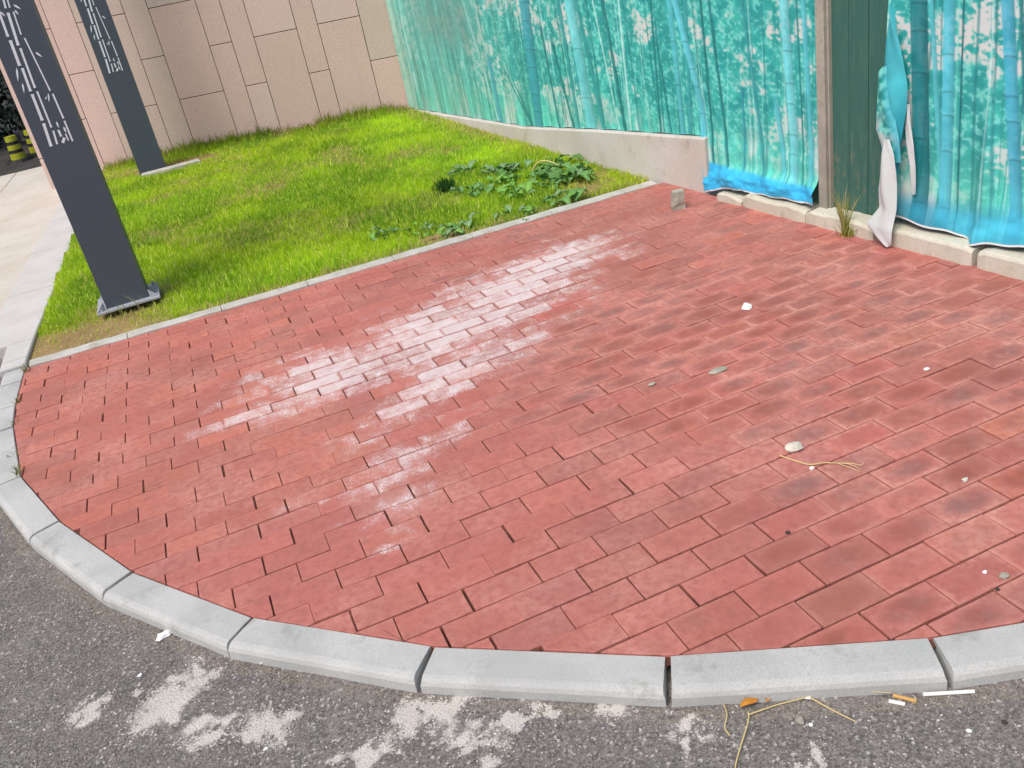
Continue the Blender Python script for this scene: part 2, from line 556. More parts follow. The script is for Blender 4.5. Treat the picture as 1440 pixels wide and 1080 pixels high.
# ------------------------------------------------------------------ kerb of curved concrete stones
kerb = empty("kerb", (-0.5, 2.6, 0))
tag(kerb, "curved pale concrete kerb between red paving and asphalt", "kerb", kind="structure")
PROF = [(0.0, -0.12), (0.0, -0.002), (0.003, 0.002), (0.05, 0.003), (0.093, 0.002), (0.103, -0.001), (0.110, -0.007), (0.1145, -0.018), (0.116, -0.12)]


def kerb_stone(a, b, mit0, mit1, name="kerb_stone", parent=kerb, dz=0.0, prof=PROF, nseg=6, sd=0, m="kerb"):
    a = np.array(a); b = np.array(b); L = np.linalg.norm(b - a); t = (b - a) / L
    o_ = np.array((t[1], -t[0]))         # outward (right of travel)
    g = 0.0025
    v = []
    for i in range(nseg + 1):
        for w, z in prof:
            u0 = g + w * mit0; u1 = L - g - w * mit1
            if i == 0: u = u0 + 0.004 * (z > -0.01)
            elif i == nseg: u = u1 - 0.004 * (z > -0.01)
            else: u = u0 + (u1 - u0) * i / nseg
            jit = 0.0016 * (float(vnoise(u * 30 + sd * 9.1, w * 60, 4)) - .5)
            q = a + t * u + o_ * (w + jit)
            v.append((q[0], q[1], z + dz + (jit if z > -0.1 else 0)))
    P = len(prof); f = []
    for i in range(nseg):
        for k in range(P - 1):
            f.append((i * P + k, (i + 1) * P + k, (i + 1) * P + k + 1, i * P + k + 1))
    f.append(tuple(range(P))[::1]); f.append(tuple(range(nseg * P + P - 1, nseg * P - 1, -1)))
    o = obj(name, v, f, MAT[m], parent)
    o.matrix_parent_inverse = Matrix.Translation(-Vector(parent.location))
    return o


def turn(i):
    if i <= 0 or i >= len(KI) - 1: return 0.0
    a, b, c = (np.array(KI[i - 1]), np.array(KI[i]), np.array(KI[i + 1]))
    t0 = math.atan2(*(b - a)[::-1]); t1 = math.atan2(*(c - b)[::-1])
    return math.tan((t1 - t0) / 2)


for i in range(len(KI) - 1):
    # stones on the left were cut to a mitre, the others leave open wedge gaps
    m0 = -turn(i) if i < 8 else (-turn(i) * 0.45)
    m1 = -turn(i + 1) if i + 1 < 8 else (-turn(i + 1) * 0.45)
    kerb_stone(KI[i], KI[i + 1], m0, m1, dz=random.uniform(-.0025, .0025), sd=i)

# ------------------------------------------------------------------ red brick paving
paving = empty("brick_paving", (0.8, 3.0, 0))
tag(paving, "red brick paving in running bond with white efflorescence patch", "paving", kind="structure")


def hull(pts):
    pts = sorted(set(pts))
    def half(p):
        r = []
        for q in p:
            while len(r) > 1 and (r[-1][0] - r[-2][0]) * (q[1] - r[-2][1]) - (r[-1][1] - r[-2][1]) * (q[0] - r[-2][0]) <= 0: r.pop()
            r.append(q)
        return r
    a = half(pts); b = half(pts[::-1])
    return a[:-1] + b[:-1]


def off_line(pts, d):
    r = []
    for i in range(len(pts)):
        a = np.array(pts[max(i - 1, 0)]); b = np.array(pts[min(i + 1, len(pts) - 1)])
        t = (b - a) / np.linalg.norm(b - a); r.append(tuple(np.array(pts[i]) + np.array((-t[1], t[0])) * d))
    return r


PAVE = off_line(KI, 0.004)
kr_top = (float(hoard_x(4.55, 0.030)), 4.55)
PAVE = PAVE[1:-1] + [(float(hoard_x(0.86, 0.085)), 0.86), (float(hoard_x(3.9, 0.085)), 3.9), (float(hoard_x(4.3, 0.06)), 4.3),
                     (float(hoard_x(4.76, 0.03)), float(edge_y(2.6)) - 0.004), (-1.074, float(edge_y(-1.07)) - 0.004)]
PAVE = hull(PAVE)


def clip(poly, conv):
    out = poly
    for (ax, ay), (bx, by) in zip(conv, conv[1:] + conv[:1]):
        inp, out = out, []
        def sd(p): return (bx - ax) * (p[1] - ay) - (by - ay) * (p[0] - ax)
        for i in range(len(inp)):
            p, q = inp[i - 1], inp[i]; a, b = sd(p), sd(q)
            if a >= 0 and b >= 0: out.append(q)
            elif a >= 0 > b: t = a / (a - b); out.append((p[0] + t * (q[0] - p[0]), p[1] + t * (q[1] - p[1])))
            elif a < 0 <= b:
                t = a / (a - b); out.append((p[0] + t * (q[0] - p[0]), p[1] + t * (q[1] - p[1]))); out.append(q)
        if len(out) < 3: return []
    return out


def area(p):
    return 0.5 * sum(p[i - 1][0] * p[i][1] - p[i][0] * p[i - 1][1] for i in range(len(p)))


# far edge of every course, as laid (the courses close up slightly towards the lawn)
va = [.7478, .8149, .8831, .9523, 1.0142, 1.0774, 1.1440, 1.2087, 1.2730, 1.3346, 1.398, 1.462, 1.5250, 1.586, 1.644, 1.70, 1.758, 1.82, 1.884, 1.944, 2.007, 2.067, 2.1235, 2.179, 2.2364, 2.2960, 2.355]
rows = {k: v * 1.62 for k, v in enumerate(va)}
for k in range(27, 41): rows[k] = rows[k - 1] + 0.0935
for k in range(-1, -7, -1): rows[k] = rows[k + 1] - 0.1075
drift = lambda k: float(np.interp(k, [-5, 11, 13, 15, 17, 18, 19, 20, 22, 24, 26, 40], [.28, .28, .42, .53, .6, .68, .77, .92, 1.08, 1.26, 1.3, 1.6]))
PATCH = [(0.95, 3.72, .82, .47, .20), (1.42, 4.00, .70, .38, .22), (0.24, 3.64, .50, .36, .10), (0.82, 3.30, .56, .33, .15), (0.45, 3.05, .34, .20, .2),
         (0.33, 2.70, .26, .15, .2), (0.30, 2.46, .24, .10, .25), (0.02, 2.70, .20, .07, .1), (1.72, 4.12, .34, .20, .3), (-0.15, 3.50, .24, .12, .2), (0.62, 2.78, .16, .08, .2), (0.20, 2.25, .12, .04, .3)]
PK = [1.0, 1.0, .92, .80, .66, .66, .72, .60, .85, .60, .52, .46]


def eff_at(x, y):
    m = 0.0
    for (cx, cy, rx, ry, a), kk in zip(PATCH, PK):
        dx, dy = x - cx, y - cy
        u = dx * math.cos(a) + dy * math.sin(a); w = -dx * math.sin(a) + dy * math.cos(a)
        d = math.hypot(u / rx, w / ry)
        m = max(m, kk * max(0.0, 1.0 - max(0, d - 0.25) / 1.0))
    return m


def smudge_at(x, y):
    s = 0.25 + 0.90 * float(sst(0.6, 1.3, x))            # the side under the hoarding is more worn
    blot = float(sst(0.48, 0.68, fbm(x * 1.6, y * 1.6, 8, 3)))
    core_ = max(0.0, 1.25 - math.hypot((x - 1.95) / 0.95, (y - 2.70) / 0.62))
    return min(1.3, s * (0.35 + 0.65 * blot) + 0.75 * min(1, core_))


BL = 0.1008
bricks = []
for k in range(-5, 41):
    y0, y1 = rows.get(k - 1, rows[k] - 0.1075), rows[k]
    for nn_ in range(-16, 34):
        if (nn_ + k) % 2: continue
        x0 = BL * (nn_ + drift(k)); x1 = x0 + 2 * BL
        g = (0.0006 + 0.0012 * random.random() + (0.0005 if x0 > 0.5 else 0)) if random.random() < .82 else 0.0022
        near = max(0.0, min(1.0, (16 - k) / 12))
        gy_ = 0.0008 + 0.0015 * random.random() + 0.0010 * near
        g += 0.0008 * near
        dx = random.uniform(-.0025, .0025); dy = random.uniform(-.0016, .0016)
        rect = [(x0 + g + dx, y0 + gy_ + dy), (x1 - g + dx, y0 + gy_ + dy), (x1 - g + dx, y1 - gy_ + dy), (x0 + g + dx, y1 - gy_ + dy)]
        P = clip(rect, PAVE)
        if len(P) < 3 or area(P) < 0.0006: continue
        bricks.append((P, x0, x1, y0, y1))


def densify(P, x0):
    """break the outline into short runs with a worn, slightly wavy edge"""
    out = []
    for i in range(len(P)):
        p, q = P[i], P[(i + 1) % len(P)]
        L = math.hypot(q[0] - p[0], q[1] - p[1])
        n = max(1, int(round(L / 0.055)))
        for j in range(n):
            t = j / n
            r = 0.0004 if j == 0 else 0.0007
            out.append((p[0] + t * (q[0] - p[0]) + random.uniform(-r, r), p[1] + t * (q[1] - p[1]) + random.uniform(-r, r)))
    return out


def inset(P, d):
    n = len(P); cx = sum(p[0] for p in P) / n; cy = sum(p[1] for p in P) / n
    out = []
    for i in range(n):
        a = np.array(P[i - 1]); b = np.array(P[i]); c = np.array(P[(i + 1) % n])
        t = (c - a); L = np.linalg.norm(t)
        nrm = np.array((-t[1], t[0])) / max(L, 1e-6)
        out.append(tuple(b + nrm * d))
    return out


def brick_geo(P, x0, x1, y0, y1):
    Q = densify(P, x0)
    n = len(Q)
    zt = float(np.clip(random.gauss(0.0, 0.0008), -.0018, .002)); tx = float(np.clip(random.gauss(0, 0.005), -.011, .011)); ty = float(np.clip(random.gauss(0, 0.008), -.017, .017))
    if random.random() < 0.05: zt += random.uniform(.001, .004)
    cx, cy = (x0 + x1) / 2, (y0 + y1) / 2
    b = random.uniform(0.0014, 0.0026)
    I1 = inset(Q, b * 0.35); I2 = inset(Q, b)
    v, uv = [], []
    def add(p, z):
        v.append((p[0], p[1], z))
        uv.append(((p[0] - x0) / (x1 - x0) * 0.2, (p[1] - y0) / (y1 - y0) * 0.1))
    zz = lambda p: zt + tx * (p[0] - cx) + ty * (p[1] - cy)
    for p in Q: add(p, -0.035)
    for p in Q: add(p, zz(p) - b)
    for p in I2: add(p, zz(p))
    f = []
    for r in range(2):
        for i in range(n):
            j = (i + 1) % n
            f.append((r * n + i, r * n + j, (r + 1) * n + j, (r + 1) * n + i))
    f.append(tuple(range(2 * n, 3 * n)))
    # colour of this brick
    h = random.random()
    pal = [(187, 108, 93), (183, 104, 90), (191, 111, 95), (178, 100, 87), (188, 106, 90), (181, 104, 92)]
    base = np.array(random.choice(pal), float) + rng.normal(0, 1.5, 3)
    if cx > 1.1 and random.random() < 0.10: base = np.array((184, 98, 76)) + rng.normal(0, 4, 3)
    base = base * (0.93 + 0.16 * float(fbm(cx * 1.1, cy * 1.1, 77, 3)))
    if cx < 0.3 and cy > 2.7: base += (4, 3, -4)
    if random.random() < (0.35 if cx > .8 else 0.2): base = base * .62 + np.array((152, 104, 96)) * .38
    tint = linv(base) * random.uniform(.78, 1.05)
    e0 = random.uniform(-0.30, 0.18)
    sm = min(1, max(0, smudge_at(cx, cy) * random.uniform(0.2, 1.5) - 0.05))
    ed = (0.20 + 0.80 * float(sst(0.8, 1.7, cx)) * float(sst(3.9, 3.2, cy))) * random.uniform(.5, 1.0)
    msk = [(max(0.0, min(1.0, eff_at(p[0], p[1]) + e0 * min(1, eff_at(p[0], p[1]) * 2.5))), sm, ed) for p in v]
    return v, f, np.tile(tint, (len(v), 1)), msk, uv


def cam_depth_area(P):
    cx = sum(p[0] for p in P) / len(P); cy = sum(p[1] for p in P) / len(P)
    w = (cx, cy, -CAM_H)
    X = sum(a * b for a, b in zip(_rt, w)); Y = sum(a * b for a, b in zip(_dn, w)); Z = sum(a * b for a, b in zip(_fw, w))
    if Z < 0.2 or abs(X / Z) > 0.60 or abs(Y / Z) > 0.45: return 0.0
    return area(P) * CAM_H / Z ** 3


bricks.sort(key=lambda b: -cam_depth_area(b[0]))
NB = 300
inv = Matrix.Translation(-Vector(paving.location))
for b in bricks[:NB]:
    v, f, tint, msk, uv = brick_geo(*b)
    o = obj("brick", v, f, MAT["brick"], paving, cols={"tint": tint, "msk": msk}, uv=uv)
    o.matrix_parent_inverse = inv
V_, F_, T_, K_, U_ = [], [], [], [], []
for b in bricks[NB:]:
    v, f, tint, msk, uv = brick_geo(*b)
    k0 = len(V_)
    V_ += v; F_ += [tuple(i + k0 for i in q) for q in f]; T_.append(tint); K_ += msk; U_ += uv
o = obj("far_bricks", V_, F_, MAT["brick"], paving, cols={"tint": np.concatenate(T_), "msk": K_}, uv=U_)
o.matrix_parent_inverse = inv
tag(o, kind="stuff")

# sand in the joints, higher in some places than in others
xs = np.arange(-1.1, 3.05, 0.03); ys = np.arange(0.7, 4.96, 0.03)
BX, BY = np.meshgrid(xs, ys, indexing='ij')
fill = fbm(BX * 2.2, BY * 2.2, 13, 4)
BZ = -0.0145 + 0.0085 * sst(0.38, 0.62, fill)
inside = np.ones(BX.shape, bool)
for (a_x, a_y), (b_x, b_y) in zip(PAVE, PAVE[1:] + PAVE[:1]):
    inside &= ((b_x - a_x) * (BY - a_y) - (b_y - a_y) * (BX - a_x)) > -0.03
ni, nj = BX.shape
idx = np.arange(ni * nj).reshape(ni, nj)
q = np.stack([idx[:-1, :-1], idx[1:, :-1], idx[1:, 1:], idx[:-1, 1:]], -1).reshape(-1, 4)
q = q[inside.ravel()[q].all(1)]
o = obj("joint_sand", np.stack([BX, BY, BZ], -1).reshape(-1, 3), q, MAT["bed"], paving)
o.matrix_parent_inverse = inv

# ------------------------------------------------------------------ lawn edging blocks
edging = empty("lawn_edging", (0.7, 4.9, 0))
tag(edging, "narrow pale concrete edging between lawn and red paving", "edging", kind="structure")
xe = -1.055
inv = Matrix.Translation(-Vector(edging.location))
while xe < 2.58:
    L = min(random.choice([0.48, 0.5, 0.5, 0.5]), 2.60 - xe)
    x0, x1 = xe + .002, xe + L - .002
    nseg = 8; v = []
    wd = 0.078
    for i in range(nseg + 1):
        x = x0 + (x1 - x0) * i / nseg
        yb = float(edge_y(x))
        j = lambda s_: 0.004 * (float(vnoise(x * 25, s_, 9)) - .5)
        for dy, z in ((0, -.1), (0.0, .004), (.007, .011), (wd - .008, .012), (wd, .005), (wd, -.1)):
            v.append((x, yb + dy + j(dy * 40), z + j(z * 50 + dy * 90)))
    f = []
    for i in range(nseg):
        for k in range(5): f.append((i * 6 + k, (i + 1) * 6 + k, (i + 1) * 6 + k + 1, i * 6 + k + 1)[::-1])
    f.append((0, 1, 2, 3, 4, 5)); f.append(tuple(range(nseg * 6 + 5, nseg * 6 - 1, -1)))
    o = obj("edging_block", v, f, MAT["edging"], edging); o.matrix_parent_inverse = inv
    xe += L

# ------------------------------------------------------------------ lawn: soil sheet and grass
def bare_at(x, y):
    """0 full turf, 1 bare earth"""
    b = 0.97 * sst(0.62, 0.22, np.hypot((x + 0.80) / 1.0, (y - 5.10) / 0.75) + .25 * (fbm(x * 6, y * 6, 91, 3) - .5))
    b = np.maximum(b, 0.9 * sst(0.28, 0.08, np.abs(x + 0.54) / 1.6 + np.abs(y - 5.5) * 0.8) * (y < 5.75))
    b = np.maximum(b, 0.75 * sst(0.12, 0.02, y - edge_y(x) - 0.08) * sst(.35, .6, fbm(x * 3.1, y * 3, 4, 3)))
    b = np.maximum(b, 1.0 * sst(0.20, 0.09, np.hypot(x - 1.27, (y - 5.02) * 1.5)))
    b = np.maximum(b, 0.9 * sst(0.24, 0.08, np.hypot(x - 2.26, (y - 5.10) * 1.3)))
    b = np.maximum(b, 0.95 * sst(0.42, 0.22, np.hypot((x - 0.0) * .8, (y - 9.05) * 1.5)))
    b = np.maximum(b, 0.8 * sst(0.10, 0.02, np.hypot((x + .1) * .35, (y - 8.78))))
    b = np.maximum(b, 0.62 * sst(0.58, 0.74, fbm(x * 1.5, y * 1.5, 17, 3)))
    b = np.maximum(b, 0.55 * sst(0.35, 0.05, hoard_x(y, 0.0) - x) * sst(5.8, 7.0, y))
    return b


xs = np.arange(-1.15, 2.8, 0.035); ys = np.arange(4.86, 10.25, 0.035)
LX, LY = np.meshgrid(xs, ys, indexing='ij')
LZ = lawn_z(LX, LY)
xl = left_x(LY)
keep = (LX > xl - 0.04) & (LX < hoard_x(LY, -0.08)) & (LY < gran_y(LX) + 0.10) & (LY > edge_y(LX) + 0.03)
ni, nj = LX.shape
idx = np.arange(ni * nj).reshape(ni, nj)
q = np.stack([idx[:-1, :-1], idx[1:, :-1], idx[1:, 1:], idx[:-1, 1:]], -1).reshape(-1, 4)
q = q[keep.ravel()[q].all(1)]
br = bare_at(LX, LY); nz = fbm(LX * 9, LY * 9, 6, 4)[..., None]
earth = linv((176, 146, 104)) * (0.55 + 0.7 * nz)
under = linv((146, 156, 52)) * (0.6 + 0.6 * nz)
sc_ = under * (1 - br[..., None]) + earth * br[..., None]
lawn = obj("lawn", np.stack([LX, LY, LZ], -1).reshape(-1, 3), q, MAT["soil"], cols={"Col": sc_.reshape(-1, 3)}, smooth=True)
tag(lawn, "earth of the small lawn between kerb, granite wall and hoarding", "lawn", kind="structure")

NBL = 175000
bx = rng.uniform(-1.1, 2.75, int(NBL * 2.0)); by = rng.uniform(4.9, 10.1, int(NBL * 2.0))
ok = (bx > left_x(by) + 0.004) & (bx < hoard_x(by, 0.03)) & (by < gran_y(bx) - 0.01) & (by > edge_y(bx) + 0.076)
bx, by = bx[ok], by[ok]
br = bare_at(bx, by)
ok = rng.random(len(bx)) > br * 0.93
ok &= rng.random(len(bx)) < np.interp(by, [5, 7, 9.8], [1.0, 0.85, 0.6])
cx_, cy_ = -0.535, 5.50
ok &= ~((np.abs(bx + 0.53) < 0.19) & (np.abs(by - 5.49) < 0.16)) & ~((np.abs(bx + 0.27) < 0.15) & (np.abs(by - 9.1) < 0.14))
bx, by, br = bx[ok][:NBL], by[ok][:NBL], br[ok][:NBL]
n = len(bx)
bz = lawn_z(bx, by)
clump = fbm(bx * 3.0, by * 3.0, 23, 4); fine = fbm(bx * 16, by * 16, 29, 3)
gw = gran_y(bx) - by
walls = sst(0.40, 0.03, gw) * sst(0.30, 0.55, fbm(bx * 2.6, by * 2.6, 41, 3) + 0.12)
h = (0.026 + 0.030 * rng.random(n)) * (0.55 + 0.95 * fine) * (1 - 0.45 * br)
h = h * (1 + 2.2 * walls * rng.random(n))
tall = rng.random(n) < 0.006
h[tall] *= 1.9
a = rng.uniform(0, 2 * np.pi, n)
ln = rng.uniform(0.05, 0.75, n) ** 1.2 * h * np.where(br > .4, 1.8, 1)
ww = rng.uniform(0.0016, 0.0030, n) * np.interp(by, [5, 9.5], [1.0, 1.45])
dxl, dyl = np.cos(a), np.sin(a)
face = rng.uniform(0, 2 * np.pi, n)
px, py = np.cos(face), np.sin(face)
V = np.zeros((n, 5, 3))
for k, (t, wk) in enumerate(((0.0, 1), (0.0, -1), (0.55, 0.85), (0.55, -0.85), (1.0, 0))):
    bend = ln * t ** 1.8
    V[:, k, 0] = bx + dxl * bend + px * ww * wk
    V[:, k, 1] = by + dyl * bend + py * ww * wk
    V[:, k, 2] = bz - 0.004 + h * (t - 0.18 * (ln / h) * t * t)
tri = np.array([(0, 1, 2), (1, 3, 2), (2, 3, 4)])
F = (np.arange(n)[:, None, None] * 5 + tri[None]).reshape(-1, 3)
g1, g2, g3, g4 = linv((203, 232, 44)), linv((226, 238, 98)), linv((144, 188, 42)), linv((226, 210, 140))
r_ = rng.random(n)[:, None]
mixv = np.clip((clump[:, None] - 0.36) * 2.6 + (r_ - .5) * .7, 0, 1)
c = g3 * (1 - mixv) + g1 * mixv
c = c * (0.72 + 0.56 * fbm(bx * 1.2, by * 1.2, 83, 4))[:, None]
c = np.where(rng.random((n, 1)) < 0.24, g2 * (0.8 + .4 * r_), c)
edgy = sst(0.16, 0.03, by - edge_y(bx) - .08)
dry = rng.random(n) < (0.045 + 0.35 * edgy + 0.55 * br + 0.25 * sst(.6, .75, fbm(bx * 2.1, by * 2.1, 61, 3)))
c = np.where(dry[:, None], g4 * (0.6 + .5 * r_), c)
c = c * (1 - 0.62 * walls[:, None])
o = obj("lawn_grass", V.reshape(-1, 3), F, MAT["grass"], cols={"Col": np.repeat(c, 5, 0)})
tag(o, "short bright yellow-green grass growing on the small lawn", "grass", kind="stuff")

# ------------------------------------------------------------------ path, pale strip and drive on the left
path = empty("path", (-2.2, 7.5, 0))
tag(path, "beige slab path left of the dark columns", "path", kind="structure")
inv = Matrix.Translation(-Vector(path.location))
strip_out = lambda y: float(np.interp(y, [5.3, 6.09, 7.59, 10.0, 11.5], [-1.36, -1.32, -1.23, -1.07, -0.95]))
yj = [5.30, 6.10, 6.92, 7.72, 8.54, 9.36, 10.2, 11.0, 11.8]
for i in range(len(yj) - 1):
    a0, a1 = yj[i] + .003, yj[i + 1] - .003
    o0, o1 = strip_out(a0) - .003, strip_out(a1) - .003
    cols_ = [0.0, 0.8, 1.6, 2.4, 3.2]
    for k in range(4):
        z = -0.005 + random.uniform(-.002, .002)
        r0, r1 = cols_[k] + (.003 if k else 0), cols_[k + 1] - .003
        T = [(o0 - r0, a0), (o0 - r1, a0), (o1 - r1, a1), (o1 - r0, a1)][::-1]
        v = [(x, y, -.09) for x, y in T] + [(x, y, z - .002) for x, y in T]
        cxm = sum(p[0] for p in T) / 4; cym = sum(p[1] for p in T) / 4
        v += [(x + (cxm - x) * .005, y + (cym - y) * .005, z) for x, y in T]
        f = [(r * 4 + j, r * 4 + (j + 1) % 4, r * 4 + 4 + (j + 1) % 4, r * 4 + 4 + j) for r in range(2) for j in range(4)] + [(8, 9, 10, 11)]
        o = obj("path_slab", v, f, MAT["path"], path); o.matrix_parent_inverse = inv

strip = empty("kerb_strip", (-1.1, 7.0, 0))
tag(strip, "wide pale concrete strip along the left lawn edge", "kerb", kind="structure")
inv = Matrix.Translation(-Vector(strip.location))
sy = [4.94, 5.06, 5.34, 6.35, 7.4, 8.4, 9.35, 10.15]
for i in range(len(sy) - 1):
    y0, y1 = sy[i] + .002, sy[i + 1] - .002
    def ox(y): return -1.205 if y < 5.30 else strip_out(y)
    xi0, xi1 = float(left_x(y0)) - .012, float(left_x(y1)) - .012
    o0, o1 = ox(y0 if i > 1 else 5.0), ox((y1 - .05) if i > 1 else 5.0)
    T = [(o0, y0), (xi0, y0), (xi1, y1), (o1, y1)]
    b = 0.006
    v = [(x, y, -.12) for x, y in T] + [(x, y, 0.006) for x, y in T]
    v += [(T[0][0] + b, T[0][1] + b * .3, .012), (T[1][0] - b, T[1][1] + b * .3, .012), (T[2][0] - b, T[2][1] - b * .3, .012), (T[3][0] + b, T[3][1] - b * .3, .012)]
    f = [(r * 4 + j, r * 4 + (j + 1) % 4, r * 4 + 4 + (j + 1) % 4, r * 4 + 4 + j) for r in range(2) for j in range(4)] + [(8, 9, 10, 11)]
    o = obj("strip_stone", v, f, MAT["strip"], strip); o.matrix_parent_inverse = inv

# ------------------------------------------------------------------ granite wall
GH = 3.0
gw_ = empty("granite_wall", gp(1.8, 0))
tag(gw_, "pink granite slab wall with thin dark joints behind the lawn", "wall")
inv = Matrix.Translation(-Vector(gw_.location))


def gbox(s0, s1, z0, z1, d0, d1, bev, m, name):
    """box on the wall plane, d = depth range in front(+)"""
    v, f = box(s0, s1, -d1, -d0, z0, z1, bev)
    v = [gp(x, z, -y) for x, y, z in v]
    f = [tuple(reversed(q)) for q in f]
    o = obj(name, v, f, MAT[m], gw_); o.matrix_parent_inverse = inv
    return o


gbox(-0.25, 3.655, -0.2, GH, -0.30, -0.008, 0, "joint", "wall_core")
vj = [(-0.2, .268, 2), (.268, .672, 1), (.672, .873, 2), (.873, 1.288, 1), (1.288, 1.500, 2), (1.500, 1.716, 1), (1.716, 2.156, 2), (2.156, 2.380, 1), (2.380, 2.840, 2), (2.840, 3.085, 1), (3.085, 3.50, 2)]
gg = 0.0032
for (s0, s1, par) in vj:
    if par == 1: zs = [-0.15, 0.995, 1.82, 2.65, GH]
    else: zs = [-0.15, 0.582, 1.412, 2.24, GH]
    if abs(s0 - 2.840) < .01: zs = [-0.15, 0.992, 1.82, 2.65, GH]
    for z0, z1 in zip(zs[:-1], zs[1:]):
        gbox(s0 + gg, s1 - gg, z0 + gg, z1 - gg, -0.03, random.uniform(-.001, .001), 0.002, random.choice(["granite", "granite3", "granite2"]), "granite_slab")
# corner pier closing the wall on the left
zz = [-0.15, 0.30, 1.52, 2.5, GH]
for z0, z1 in zip(zz[:-1], zz[1:]):
    gbox(3.50 + gg, 3.67, z0 + gg, z1 - gg, -0.30, 0.012, 0.006, "granite2", "granite_slab")

# ------------------------------------------------------------------ concrete base wall under the hoarding
def conc_top(s):
    return float(np.interp(s, [-4.3, -4.109, -1.675, -0.482, 0.495], [.078, .082, .152, .250, .318]))


v = []; ss = np.linspace(-4.16, 0.50, 60)
for s in ss:
    j = 0.004 * (float(vnoise(s * 12, 3, 6)) - .5)
    zt = conc_top(s) + j
    for off, z in ((0.034, -.15), (0.030, zt - .010), (0.022, zt), (-0.14, zt + .001), (-0.14, -.15)):
        v.append(hp(s + (0.015 * (float(vnoise(z * 20, 1, 3)) - .5) if s > .49 else 0), z, off + j * .6))
f = []
for i in range(len(ss) - 1):
    for k in range(4): f.append((i * 5 + k, (i + 1) * 5 + k, (i + 1) * 5 + k + 1, i * 5 + k + 1)[::-1])
f.append((0, 1, 2, 3, 4)); f.append(tuple(range(len(v) - 1, len(v) - 6, -1)))
o = obj("concrete_wall", v, f, MAT["concrete"])
tag(o, "low sloping beige concrete base wall below the bamboo print", "wall")

# stones along the foot of the hoarding
ledge = empty("stone_ledge", hp(2, 0))
tag(ledge, "row of beige ledge stones at the foot of the hoarding", "kerb", kind="structure")
LP = [(0.0, -0.12), (0.0, 0.066), (0.006, 0.076), (0.012, 0.080), (0.12, 0.084), (0.14, -0.12)]
for i, (s0, s1, rough) in enumerate([(0.62, 0.83, 1), (0.84, 1.30, 1), (1.305, 1.725, 1), (1.78, 2.235, 0), (2.262, 2.76, 0), (2.77, 3.27, 0), (3.28, 3.9, 0)]):
    v = []; n_ = 12
    for k in range(n_ + 1):
        s = s0 + (s1 - s0) * k / n_
        e_ = min(s - s0, s1 - s)
        dr = (0.018 if rough else 0.012) * max(0, 1 - e_ / 0.03)
        for w, z in LP:
            jj = (0.016 if rough else 0.003) * (float(fbm(s * 16 + i, w * 20 + z * 25, 7, 3)) - .5)
            zz_ = z * (0.55 if i == 0 else 0.86 if rough else 1.0)
            v.append(hp(s, zz_ - dr * (z > 0) + jj * (z > -.1), 0.082 - w - dr * .6 - jj))
    Pn = len(LP); f = []
    for k in range(n_):
        for m_ in range(Pn - 1): f.append((k * Pn + m_, (k + 1) * Pn + m_, (k + 1) * Pn + m_ + 1, k * Pn + m_ + 1)[::-1])
    f.append(tuple(range(Pn))); f.append(tuple(range(n_ * Pn + Pn - 1, n_ * Pn - 1, -1)))
    o = obj("ledge_stone", v, f, MAT["ledge"], ledge); o.matrix_parent_inverse = Matrix.Translation(-Vector(ledge.location))

# ------------------------------------------------------------------ hoarding: green panels and a post
HT = 2.25
hoard = empty("hoarding", hp(1.5, 0))
tag(hoard, "tall dark green boarded hoarding with one bare panel and grey post", "hoarding")
inv = Matrix.Translation(-Vector(hoard.location))


def hbox(s0, s1, z0, z1, d0, d1, bev, m, name, parent=hoard):
    v, f = box(s0, s1, -d1, -d0, z0, z1, bev)
    v = [hp(x, z, -y) for x, y, z in v]
    o = obj(name, v, f, MAT[m], parent); o.matrix_parent_inverse = Matrix.Translation(-Vector(parent.location))
    return o


pe = [-4.1, -3.0, -1.9, -0.8, 0.3, 1.392, 1.50, 1.61, 1.74, 2.5, 3.2, 3.9]
for a0, a1 in zip(pe[:-1], pe[1:]):
    zb = conc_top((a0 + a1) / 2) + .05 if a1 < 0.5 else 0.075
    hbox(a0 + .001, a1 - .001, zb, HT, -0.06, -0.018 + random.uniform(-.002, .002), 0.003, "panel", "panel")
hbox(1.340, 1.391, 0.060, HT, -0.05, 0.018, 0.005, "post", "post")
hbox(1.392, 1.402, 0.070, HT, -0.05, 0.002, 0.002, "post", "post_lip")


